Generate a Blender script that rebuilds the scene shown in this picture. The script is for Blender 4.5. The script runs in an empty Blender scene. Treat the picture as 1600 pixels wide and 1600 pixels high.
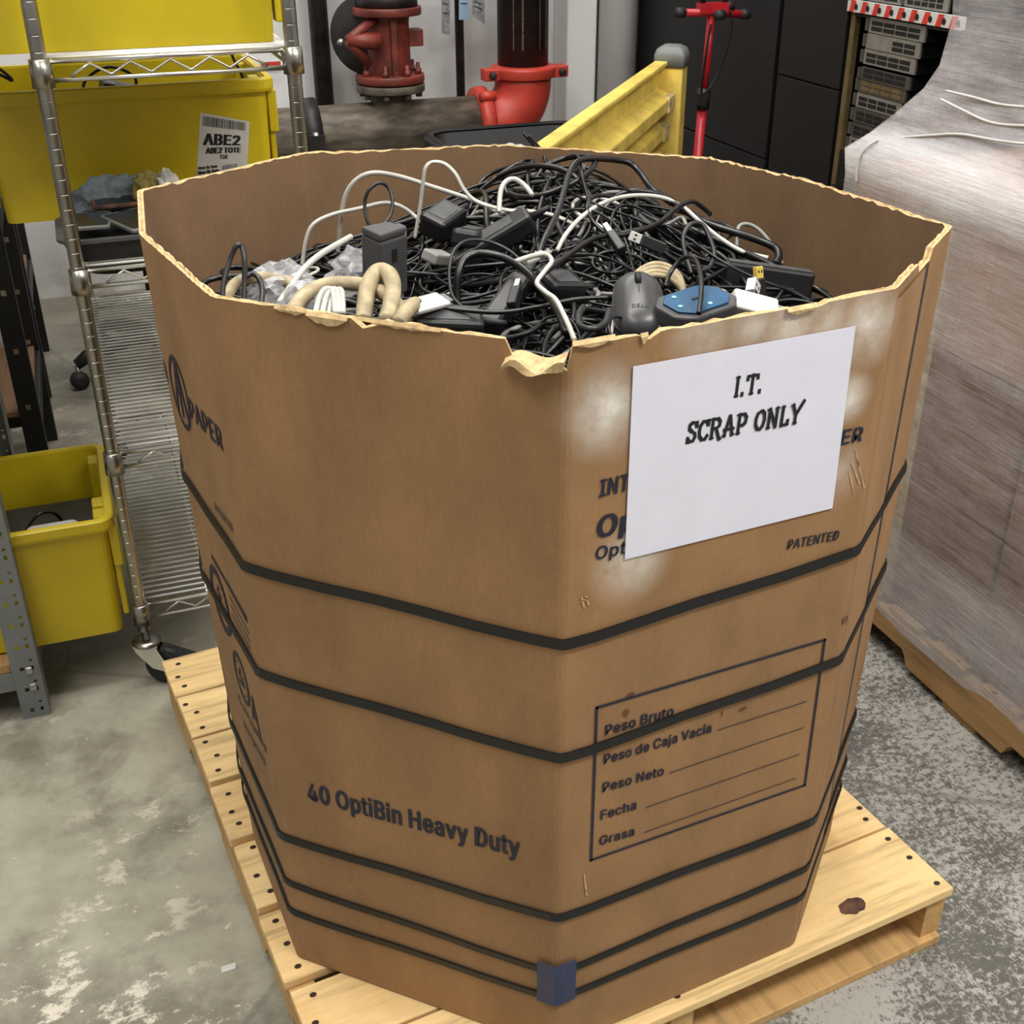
import bpy, bmesh, math, random
from mathutils import Vector, Matrix, noise as mnoise
sc = bpy.context.scene
COL = sc.collection
# ------------------------------------------------------------------ camera, world, lights, exposure
CAM = Vector((-.5054, -.9206, 1.52)); FPX = 1846.54
YAW, PIT, ROL = -.4511, .5005, -.005
_cy, _sy = math.cos(YAW), math.sin(YAW)
_r = Vector((_cy, _sy, 0)); FWD = Vector((-_sy*math.cos(PIT), _cy*math.cos(PIT), -math.sin(PIT)))
_u = _r.cross(FWD)
RGT = _r*math.cos(ROL)+_u*math.sin(ROL); UPV = -_r*math.sin(ROL)+_u*math.cos(ROL)
cd = bpy.data.cameras.new('camera'); cam = bpy.data.objects.new('camera', cd); COL.objects.link(cam)
cd.sensor_width = 36; cd.lens = FPX/1600*36; cd.clip_start = .02; cd.clip_end = 60
m = Matrix.Identity(4)
for i in range(3):
    m[i][0] = RGT[i]; m[i][1] = UPV[i]; m[i][2] = -FWD[i]; m[i][3] = CAM[i]
cam.matrix_world = m
sc.camera = cam
sc.view_settings.view_transform = 'Standard'; sc.view_settings.look = 'None'
sc.view_settings.gamma = 1; sc.view_settings.use_curve_mapping = False
sc.view_settings.exposure = 0.47
w = bpy.data.worlds.new('world'); sc.world = w; w.use_nodes = True
w.node_tree.nodes['Background'].inputs[0].default_value = (1.0, .98, .94, 1)
w.node_tree.nodes['Background'].inputs[1].default_value = .29
def area(name, loc, sx, sy, power, target=None, col=(1, .97, .91)):
    L = bpy.data.lights.new(name, 'AREA'); L.shape = 'RECTANGLE'; L.size = sx; L.size_y = sy; L.energy = power; L.color = col
    o = bpy.data.objects.new(name, L); COL.objects.link(o); o.location = loc
    d = (Vector(target)-Vector(loc)) if target else Vector((0, 0, -1))
    o.rotation_euler = d.to_track_quat('-Z', 'Y').to_euler(); o['kind'] = 'helper'
    return o
area('ceiling_lamp_front', (1.6, -1.7, 4.2), 2.4, .6, 122)
area('ceiling_lamp_right', (3.3, -.7, 4.2), .6, 2.4, 112)
area('ceiling_lamp_middle', (.0, .9, 4.2), 2.4, .5, 68)
area('ceiling_lamp_back', (.8, 2.9, 4.2), 2.4, .5, 46)
area('ceiling_lamp_aisle', (-1.7, -.6, 4.2), .5, 2.4, 54)

# ------------------------------------------------------------------ pixel helpers (points of the place seen in the 1600 frame)
def ray(px, py): return FWD + RGT*((px-800)/FPX) - UPV*((py-800)/FPX)
def atz(px, py, z):
    d = ray(px, py); return CAM + d*((z-CAM.z)/d.z)
AN = -.1077
EU = Vector((math.cos(AN), math.sin(AN), 0)); EV = Vector((-EU.y, EU.x, 0))
def UV(u, v, z=0): return EU*u+EV*v+Vector((0, 0, z))
def atpl(px, py, p, n):
    d = ray(px, py); return CAM + d*((Vector(p)-CAM).dot(n)/d.dot(n))
def atv(px, py, v): return atpl(px, py, EV*v, EV)
def atu(px, py, u): return atpl(px, py, EU*u, EU)
def aty(px, py, y): return atpl(px, py, (0, y, 0), Vector((0, 1, 0)))

# ------------------------------------------------------------------ materials
def lin(c):
    c = c/255
    return c/12.92 if c <= .04045 else ((c+.055)/1.055)**2.4
def rgb(c): return (lin(c[0]), lin(c[1]), lin(c[2]), 1)
class NT:
    def __init__(s, name):
        s.m = bpy.data.materials.new(name); s.m.use_nodes = True; s.t = s.m.node_tree; s.n = s.t.nodes
        s.b = s.n['Principled BSDF']; s.out = s.n['Material Output']
        s.tc = s.n.new('ShaderNodeTexCoord')
    def new(s, t, **k):
        n = s.n.new(t)
        for a, v in k.items(): setattr(n, a, v)
        return n
    def link(s, a, b): s.t.links.new(a, b)
    def noise(s, scale, detail=4, rough=.55, stretch=None, coord='Object'):
        n = s.new('ShaderNodeTexNoise'); n.inputs['Scale'].default_value = scale; n.inputs['Detail'].default_value = detail; n.inputs['Roughness'].default_value = rough
        src = s.tc.outputs[coord]
        if stretch:
            mp = s.new('ShaderNodeMapping'); mp.inputs['Scale'].default_value = stretch; s.link(src, mp.inputs[0]); src = mp.outputs[0]
        s.link(src, n.inputs['Vector']); return n.outputs['Fac']
    def ramp(s, fac, stops):
        r = s.new('ShaderNodeValToRGB'); e = r.color_ramp.elements
        while len(e) < len(stops): e.new(.5)
        for q, (p, c) in zip(e, stops): q.position = p; q.color = c if len(c) == 4 else rgb(c)
        s.link(fac, r.inputs[0]); return r.outputs[0]
    def mr(s, val, a, b, c=0, d=1):
        r = s.new('ShaderNodeMapRange'); r.inputs[1].default_value = a; r.inputs[2].default_value = b; r.inputs[3].default_value = c; r.inputs[4].default_value = d
        s.link(val, r.inputs[0]); return r.outputs[0]
    def math(s, op, a, b):
        r = s.new('ShaderNodeMath', operation=op)
        for i, x in enumerate((a, b)):
            if isinstance(x, (int, float)): r.inputs[i].default_value = x
            else: s.link(x, r.inputs[i])
        return r.outputs[0]
    def mix(s, f, a, b):
        r = s.new('ShaderNodeMix', data_type='RGBA')
        if isinstance(f, (int, float)): r.inputs[0].default_value = f
        else: s.link(f, r.inputs[0])
        for i, x in ((6, a), (7, b)):
            if isinstance(x, tuple): r.inputs[i].default_value = x if len(x) == 4 else rgb(x)
            else: s.link(x, r.inputs[i])
        return r.outputs[2]
    def bump(s, h, st=.2, dist=.002):
        b = s.new('ShaderNodeBump'); b.inputs['Strength'].default_value = st; b.inputs['Distance'].default_value = dist
        s.link(h, b.inputs['Height']); s.link(b.outputs[0], s.b.inputs['Normal'])
    def base(s, c):
        if isinstance(c, tuple): s.b.inputs['Base Color'].default_value = rgb(c)
        else: s.link(c, s.b.inputs['Base Color'])
    def set(s, rough=None, metal=None, **k):
        if rough is not None: s.b.inputs['Roughness'].default_value = rough
        if metal is not None: s.b.inputs['Metallic'].default_value = metal
        for a, v in k.items(): s.b.inputs[a].default_value = v
def simple(name, c, rough=.5, metal=0, var=.12, scale=30, bump=0, stretch=None, **k):
    t = NT(name); f = t.noise(scale, 5, .6, stretch)
    d = tuple(max(0, x*(1-var)) for x in c); l = tuple(min(255, x*(1+var)) for x in c)
    t.base(t.ramp(f, [(.3, d), (.7, l)])); t.set(rough, metal, **k)
    if bump: t.bump(f, bump, .002)
    return t.m
MT = {}
def cardboard(name, c, glare_spots=()):
    t = NT(name); a = t.noise(9, 5, .6, (1, 1, .5)); b = t.noise(260, 3, .7, (1, 1, .25)); d = t.noise(70, 4, .7)
    col = t.ramp(a, [(.3, tuple(x*.9 for x in c)), (.7, tuple(x*1.06 for x in c))])
    col = t.mix(t.mr(b, .35, .75, 0, .22), col, tuple(x*.66 for x in c))
    col = t.mix(t.mr(d, .58, .8, 0, .25), col, tuple(min(255, x*1.22) for x in c))
    acc = None
    for (p, r, s_) in glare_spots:
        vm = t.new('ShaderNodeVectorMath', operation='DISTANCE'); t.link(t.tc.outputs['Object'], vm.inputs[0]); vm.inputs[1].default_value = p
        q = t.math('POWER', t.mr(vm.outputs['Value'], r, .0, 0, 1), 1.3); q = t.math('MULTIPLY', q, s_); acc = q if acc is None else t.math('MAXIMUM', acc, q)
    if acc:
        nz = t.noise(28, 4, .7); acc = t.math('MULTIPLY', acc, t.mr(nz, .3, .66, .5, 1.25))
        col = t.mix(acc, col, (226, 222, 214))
    t.base(col); t.set(.82); t.bump(b, .12, .0006)
    return t.m
def wood(name, c, axis='x'):
    t = NT(name); st = (2.2, 30, 30) if axis == 'x' else (30, 2.2, 30)
    a = t.noise(1.6, 6, .65, st); b = t.noise(7, 5, .6); g = t.noise(3.5, 8, .7, tuple(x*2.5 for x in st))
    col = t.ramp(a, [(.28, tuple(x*.70 for x in c)), (.48, c), (.75, tuple(min(255, x*1.10) for x in c))])
    col = t.mix(t.mr(b, .5, .72, 0, .4), col, tuple(x*k for x, k in zip(c, (.86, .76, .62))))
    col = t.mix(t.mr(g, .60, .74, 0, .4), col, tuple(x*.62 for x in c))
    oi = t.new('ShaderNodeObjectInfo'); col = t.mix(t.mr(oi.outputs['Random'], 0, 1, 0, .24), col, tuple(x*k for x, k in zip(c, (.90, .78, .62))))
    t.base(col); t.set(.72); t.bump(a, .25, .002)
    return t.m
MT['card_in'] = cardboard('kraft_inner', (128, 99, 71))
MT['card_edge'] = simple('torn_kraft_edge', (194, 166, 122), .9, var=.16, scale=120, bump=.4)
MT['carton'] = cardboard('carton_board', (156, 118, 92))
MT['carton_dark'] = cardboard('carton_board_dark', (112, 78, 64))
MT['ink'] = simple('navy_ink', (25, 27, 46), .6, var=.2, scale=200)
MT['ink_black'] = simple('black_ink', (18, 18, 20), .6, var=.1)
MT['strap'] = simple('black_strapping', (9, 10, 9), .5, var=.3, scale=300, bump=.3)
MT['paper'] = simple('white_paper', (220, 220, 234), .75, var=.012, scale=20)
MT['wood'] = wood('pine_boards', (230, 200, 144))
MT['wood_y'] = wood('pine_stringers', (196, 160, 106), 'y')
MT['wood_old'] = wood('weathered_pine', (168, 134, 88), 'y')
MT['nail'] = simple('nail_heads', (58, 46, 40), .5, .4)
MT['knot'] = simple('wood_knot', (70, 48, 36), .8, var=.6, scale=60)
MT['chrome'] = simple('chrome_steel', (224, 223, 216), .26, 1, var=.06, scale=14)
MT['chrome_dull'] = simple('chrome_post', (150, 148, 140), .3, 1, var=.12, scale=10)
MT['yellow'] = simple('yellow_plastic', (192, 170, 20), .42, var=.05, scale=6)
MT['black'] = simple('black_plastic', (26, 26, 28), .42, var=.2)
MT['black_soft'] = simple('black_rubber', (24, 24, 25), .6, var=.25)
MT['cable_black'] = simple('black_cable', (15, 15, 16), .3, var=.3, scale=20)
MT['cable_charcoal'] = simple('charcoal_cable', (36, 36, 38), .38, var=.2, scale=20)
MT['cable_grey'] = simple('grey_cable', (128, 128, 124), .5, var=.15, scale=20)
MT['cable_white'] = simple('white_cable', (186, 184, 176), .45, var=.08, scale=20)
MT['cable_beige'] = simple('beige_cable', (158, 144, 114), .6, var=.2, scale=40)
MT['usb'] = simple('usb_shell', (190, 190, 186), .3, .9)
MT['stain'] = simple('brown_stain', (92, 62, 38), .8, var=.3, scale=90)
MT['scuff'] = simple('pale_scuff', (186, 152, 112), .9, var=.2, scale=120)
MT['mouse'] = simple('mouse_grey_plastic', (60, 60, 62), .34, var=.1)
MT['wire'] = simple('bright_wire', (236, 236, 232), .32, .35, var=.05)
MT['dgrey'] = simple('dark_grey_plastic', (66, 66, 68), .5, var=.12)
MT['grey_paint'] = simple('grey_paint', (112, 116, 116), .5, var=.06, scale=12)
MT['steel'] = simple('bare_steel', (178, 176, 170), .35, 1)
MT['pipe'] = simple('bare_iron_pipe', (92, 84, 74), .62, .25, var=.35, scale=9, bump=.2, stretch=(1, 3, 3))
MT['pipe_black'] = simple('black_iron_pipe', (40, 36, 35), .5, .2, var=.5, scale=14)
MT['red_iron'] = simple('rusty_red_iron', (104, 44, 35), .5, var=.3, scale=14, bump=.2)
MT['red_bright'] = simple('red_coupling_paint', (186, 62, 48), .45, var=.1, scale=10)
MT['guard'] = simple('safety_yellow_paint', (214, 188, 92), .45, var=.14, scale=9)
MT['guard_end'] = simple('worn_beam_end', (176, 158, 112), .5, var=.3, scale=30)
MT['cabinet'] = simple('black_cabinet_paint', (17, 17, 18), .5, var=.12, scale=8)
MT['pipe_mark'] = simple('worn_pipe_marking', (78, 64, 58), .6, var=.4, scale=60)
MT['red_pole'] = simple('red_pole_paint', (168, 26, 36), .35, var=.1)
MT['switch'] = simple('switch_metal', (142, 140, 132), .45, .4, var=.08)
MT['switch_dark'] = simple('switch_dark_metal', (84, 82, 78), .5, .4, var=.1)
MT['port'] = simple('port_black', (16, 16, 18), .6)
MT['brass'] = simple('yellow_zinc', (122, 106, 74), .45, .5)
MT['white'] = simple('white_plastic', (200, 200, 196), .42, var=.04)
MT['blue'] = simple('blue_plastic', (26, 74, 108), .4, var=.12, scale=40)
MT['mint'] = simple('mint_screws', (150, 214, 220), .35)
MT['navy'] = simple('navy_tape', (44, 54, 84), .5, var=.12)
MT['cloth_grey'] = simple('grey_blue_cloth', (108, 120, 124), .95, var=.16, scale=60, bump=.4)
MT['cloth_olive'] = simple('olive_cloth', (138, 124, 70), .95, var=.22, scale=60, bump=.4)
MT['cloth_white'] = simple('white_cloth', (196, 192, 186), .95, var=.2, scale=50, bump=.4)
MT['glassy'] = simple('dark_screen_glass', (34, 36, 40), .12, var=.1)
MT['phone_grey'] = simple('grey_phone_back', (104, 104, 100), .4, var=.1)
MT['tag_blue'] = simple('blue_tag_card', (136, 158, 184), .7, var=.1)
MT['tag_grey'] = simple('grey_tag_card', (120, 122, 124), .7, var=.3, scale=60)
MT['red_label'] = simple('red_label_print', (196, 52, 44), .6)
MT['pole_white'] = simple('white_wall_paint', (226, 226, 226), .6, var=.02, scale=3)
MT['wood_panel'] = wood('brown_panel', (122, 92, 66), 'y')
def make_film(name, alpha_lo, alpha_hi, tint, stretch, zband=None, rough=.28):
    t = NT(name); n1 = t.noise(5, 6, .7, stretch); n2 = t.noise(26, 4, .7, stretch)
    h1 = t.noise(3, 3, .6, (.8, .8, 75)); h2 = t.noise(3, 3, .6, (60, 60, 1.2))
    f = t.math('ADD', t.math('ADD', t.math('MULTIPLY', n1, .5), t.math('MULTIPLY', n2, .22)), t.math('ADD', t.math('MULTIPLY', h1, .18), t.math('MULTIPLY', h2, .10)))
    a = t.mr(f, .36, .64, alpha_lo, alpha_hi)
    if zband:
        sx = t.new('ShaderNodeSeparateXYZ'); t.link(t.tc.outputs['Object'], sx.inputs[0])
        for (z0, z1, v) in zband:
            up = t.mr(sx.outputs['Z'], z0-.02, z0+.02); dn = t.mr(sx.outputs['Z'], z1+.02, z1-.02)
            k = t.math('MULTIPLY', t.math('MULTIPLY', up, dn), v)
            a = t.math('MINIMUM', t.math('ADD', a, k), .95)
    t.base(tint); t.set(rough); t.b.inputs['Coat Weight'].default_value = .5; t.b.inputs['Coat Roughness'].default_value = .1
    t.bump(f, .5, .012); t.link(a, t.b.inputs['Alpha'])
    return t.m
MT['bag'] = make_film('clear_bag_film', .18, .6, (215, 215, 220), (1, 1, 1), rough=.15)
def floor_mat():
    t = NT('worn_concrete'); big = t.noise(.9, 5, .6); mid = t.noise(5, 6, .65); fine = t.noise(60, 5, .75); scr = t.noise(11, 10, .76, (1, 1.3, 1))
    sx = t.new('ShaderNodeSeparateXYZ'); t.link(t.tc.outputs['Object'], sx.inputs[0])
    X, Y = sx.outputs['X'], sx.outputs['Y']
    col = t.ramp(mid, [(.3, (138, 134, 118)), (.52, (170, 167, 150)), (.75, (188, 185, 168))])
    col = t.mix(t.mr(big, .44, .66, 0, .5), col, (104, 99, 88))
    # flaked white paint on the left aisle
    fl = t.mr(scr, .545, .60); gate = t.mr(t.noise(1.5, 3, .5), .46, .56)
    left = t.mr(X, .3, -.1); fl = t.math('MULTIPLY', t.math('MULTIPLY', fl, gate), left)
    col = t.mix(t.math('MULTIPLY', fl, .8), col, (214, 206, 190))
    dsn = t.mr(t.math('ADD', t.noise(2.3, 6, .7), t.math('MULTIPLY', gate, .10)), .52, .66); col = t.mix(t.math('MULTIPLY', t.math('MULTIPLY', dsn, left), .7), col, (92, 84, 74))
    col = t.mix(t.math('MULTIPLY', fl, .8), col, (214, 206, 190))
    chips = t.math('MULTIPLY', t.mr(t.noise(38, 3, .5), .715, .735), left); col = t.mix(t.math('MULTIPLY', chips, .7), col, (214, 208, 196))
    # abraded speckled area right of the pallet
    sp = t.math('ADD', t.math('MULTIPLY', t.noise(58, 6, .8, (1, 1.4, 1)), .6), t.math('MULTIPLY', t.noise(120, 4, .8, (1.8, .7, 1)), .4)); sp2 = t.noise(3.2, 4, .6)
    right = t.mr(X, .1, .4)
    spk = t.math('MULTIPLY', t.mr(t.math('ADD', sp, t.math('MULTIPLY', sp2, .45)), .695, .765), right)
    dk = t.math('MULTIPLY', right, .9); col = t.mix(dk, col, (74, 72, 69))
    col = t.mix(t.math('MULTIPLY', spk, .85), col, (172, 170, 164))
    # long thin scratches
    wv = t.new('ShaderNodeTexVoronoi', feature='DISTANCE_TO_EDGE'); wv.inputs['Scale'].default_value = 1.1; t.link(t.tc.outputs['Object'], wv.inputs['Vector'])
    col = t.mix(t.math('MULTIPLY', t.mr(wv.outputs['Distance'], .008, .002), .35), col, (84, 80, 76))
    back = t.math('MULTIPLY', t.mr(Y, .95, 1.5), t.mr(t.noise(2.6, 4, .6), .3, .6, .5, 1)); col = t.mix(t.math('MULTIPLY', back, .62), col, (96, 90, 80))
    t.base(col); t.link(t.mr(mid, .3, .7, .42, .7), t.b.inputs['Roughness']); t.bump(fine, .25, .002)
    return t.m
MT['floor'] = floor_mat()
def wall_mat():
    t = NT('painted_wall'); a = t.noise(2.2, 5, .65); sx = t.new('ShaderNodeSeparateXYZ'); t.link(t.tc.outputs['Object'], sx.inputs[0])
    col = t.ramp(a, [(.3, (208, 208, 206)), (.7, (230, 230, 230))])
    d = t.math('MULTIPLY', t.mr(sx.outputs['Z'], .22, .0), t.mr(t.noise(6, 5, .7), .35, .65))
    col = t.mix(t.math('MULTIPLY', d, .7), col, (126, 112, 98)); t.base(col); t.set(.6)
    return t.m
MT['wall'] = wall_mat()

# ------------------------------------------------------------------ mesh helpers
class MB:
    """Collects shapes into one mesh; material slots by name."""
    def __init__(s): s.v = []; s.f = []; s.mi = []; s.sm = []; s.mats = []
    def _m(s, mat):
        if mat not in s.mats: s.mats.append(mat)
        return s.mats.index(mat)
    def add(s, vs, fs, mat, smooth=False):
        b = len(s.v); s.v += [tuple(x) for x in vs]; k = s._m(mat)
        for f in fs: s.f.append(tuple(i+b for i in f)); s.mi.append(k); s.sm.append(smooth)
    def hexa(s, c, mat):  # c: 8 corners, bottom 4 ccw then top 4
        s.add(c, [(3, 2, 1, 0), (4, 5, 6, 7), (0, 1, 5, 4), (1, 2, 6, 5), (2, 3, 7, 6), (3, 0, 4, 7)], mat)
    def box(s, x0, x1, y0, y1, z0, z1, mat, M=None):
        c = [(x0, y0, z0), (x1, y0, z0), (x1, y1, z0), (x0, y1, z0), (x0, y0, z1), (x1, y0, z1), (x1, y1, z1), (x0, y1, z1)]
        if M: c = [M @ Vector(p) for p in c]
        s.hexa(c, mat)
    def tube(s, pts, r, mat, n=8, closed=False, rr=None, flat=1.0):
        pts = [Vector(p) for p in pts]; N = len(pts); vs = []; fs = []
        t0 = (pts[1]-pts[0]).normalized(); up = Vector((0, 0, 1)) if abs(t0.z) < .95 else Vector((1, 0, 0))
        nrm = (up - t0*up.dot(t0)).normalized()
        for i in range(N):
            a = pts[i-1] if (i or closed) else pts[0]; b = pts[(i+1) % N] if (i < N-1 or closed) else pts[-1]
            t = b-a
            t = t.normalized() if t.length > 1e-9 else t0
            nrm = nrm - t*nrm.dot(t)
            nrm = nrm.normalized() if nrm.length > 1e-6 else t.orthogonal().normalized()
            bn = t.cross(nrm); R = rr[i] if rr else r
            for k in range(n):
                an = 2*math.pi*k/n; vs.append(pts[i] + nrm*(math.cos(an)*R*flat) + bn*(math.sin(an)*R))
        L = N if closed else N-1
        for i in range(L):
            j = (i+1) % N
            for k in range(n): k2 = (k+1) % n; fs.append((i*n+k, i*n+k2, j*n+k2, j*n+k))
        if not closed: fs.append(tuple(range(n-1, -1, -1))); fs.append(tuple((N-1)*n+k for k in range(n)))
        s.add(vs, fs, mat, True)
    def lathe(s, prof, mat, n=24, M=None, smooth=True):  # prof: (r, z)
        vs = []; fs = []
        for r, z in prof:
            for k in range(n):
                a = 2*math.pi*k/n; p = Vector((r*math.cos(a), r*math.sin(a), z)); vs.append(M @ p if M else p)
        for i in range(len(prof)-1):
            for k in range(n): k2 = (k+1) % n; fs.append((i*n+k, i*n+k2, (i+1)*n+k2, (i+1)*n+k))
        fs.append(tuple(range(n-1, -1, -1))); fs.append(tuple((len(prof)-1)*n+k for k in range(n)))
        s.add(vs, fs, mat, smooth)
    def prism(s, poly, h, mat, M=None):  # poly (x, y), extruded z 0..h
        n = len(poly); vs = [Vector((x, y, 0)) for x, y in poly]+[Vector((x, y, h)) for x, y in poly]
        if M: vs = [M @ p for p in vs]
        fs = [tuple(range(n-1, -1, -1)), tuple(range(n, 2*n))]+[(i, (i+1) % n, n+(i+1) % n, n+i) for i in range(n)]
        s.add(vs, fs, mat)
    def build(s, name, parent=None, bevel=0, loc=None, rz=0, auto=False):
        me = bpy.data.meshes.new(name); me.from_pydata(s.v, [], s.f)
        for q in s.mats: me.materials.append(MT[q])
        me.polygons.foreach_set('material_index', s.mi); me.polygons.foreach_set('use_smooth', s.sm)
        me.validate(); me.update()
        o = bpy.data.objects.new(name, me); COL.objects.link(o)
        if parent: o.parent = parent
        if loc is not None: o.location = loc
        o.rotation_euler.z = rz
        if bevel:
            b = o.modifiers.new('bevel', 'BEVEL'); b.width = bevel; b.segments = 2; b.limit_method = 'ANGLE'; b.angle_limit = .6
        return o
def tag(o, label=None, cat=None, group=None, kind=None):
    if label: o['label'] = label
    if cat: o['category'] = cat
    if group: o['group'] = group
    if kind: o['kind'] = kind
    return o
def thing(name, label, cat, loc=(0, 0, 0), rz=0, group=None):
    o = bpy.data.objects.new(name, None); COL.objects.link(o); o.location = loc; o.rotation_euler.z = rz; o.empty_display_size = .05
    return tag(o, label, cat, group)
def struct(o): o['kind'] = 'structure'; return o
def frame(o_, x, y, z):  # matrix from origin and axes
    M = Matrix.Identity(4)
    for i in range(3): M[i][0] = x[i]; M[i][1] = y[i]; M[i][2] = z[i]; M[i][3] = o_[i]
    return M
def axisM(p0, d):  # z axis along d
    d = Vector(d).normalized(); x = d.orthogonal().normalized(); return frame(p0, x, d.cross(x), d)
def smooth_path(pts, per=8, closed=False):
    P = [Vector(p) for p in pts]; out = []; n = len(P); L = n if closed else n-1
    for i in range(L):
        if closed: a, b, c, d = P[i-1], P[i], P[(i+1) % n], P[(i+2) % n]
        else: a, b, c, d = P[max(i-1, 0)], P[i], P[i+1], P[min(i+2, n-1)]
        for k in range(per):
            t = k/per; out.append(.5*((2*b)+(c-a)*t+(2*a-5*b+4*c-d)*t*t+(3*b-a-3*c+d)*t**3))
    if not closed: out.append(P[-1])
    return out
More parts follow.
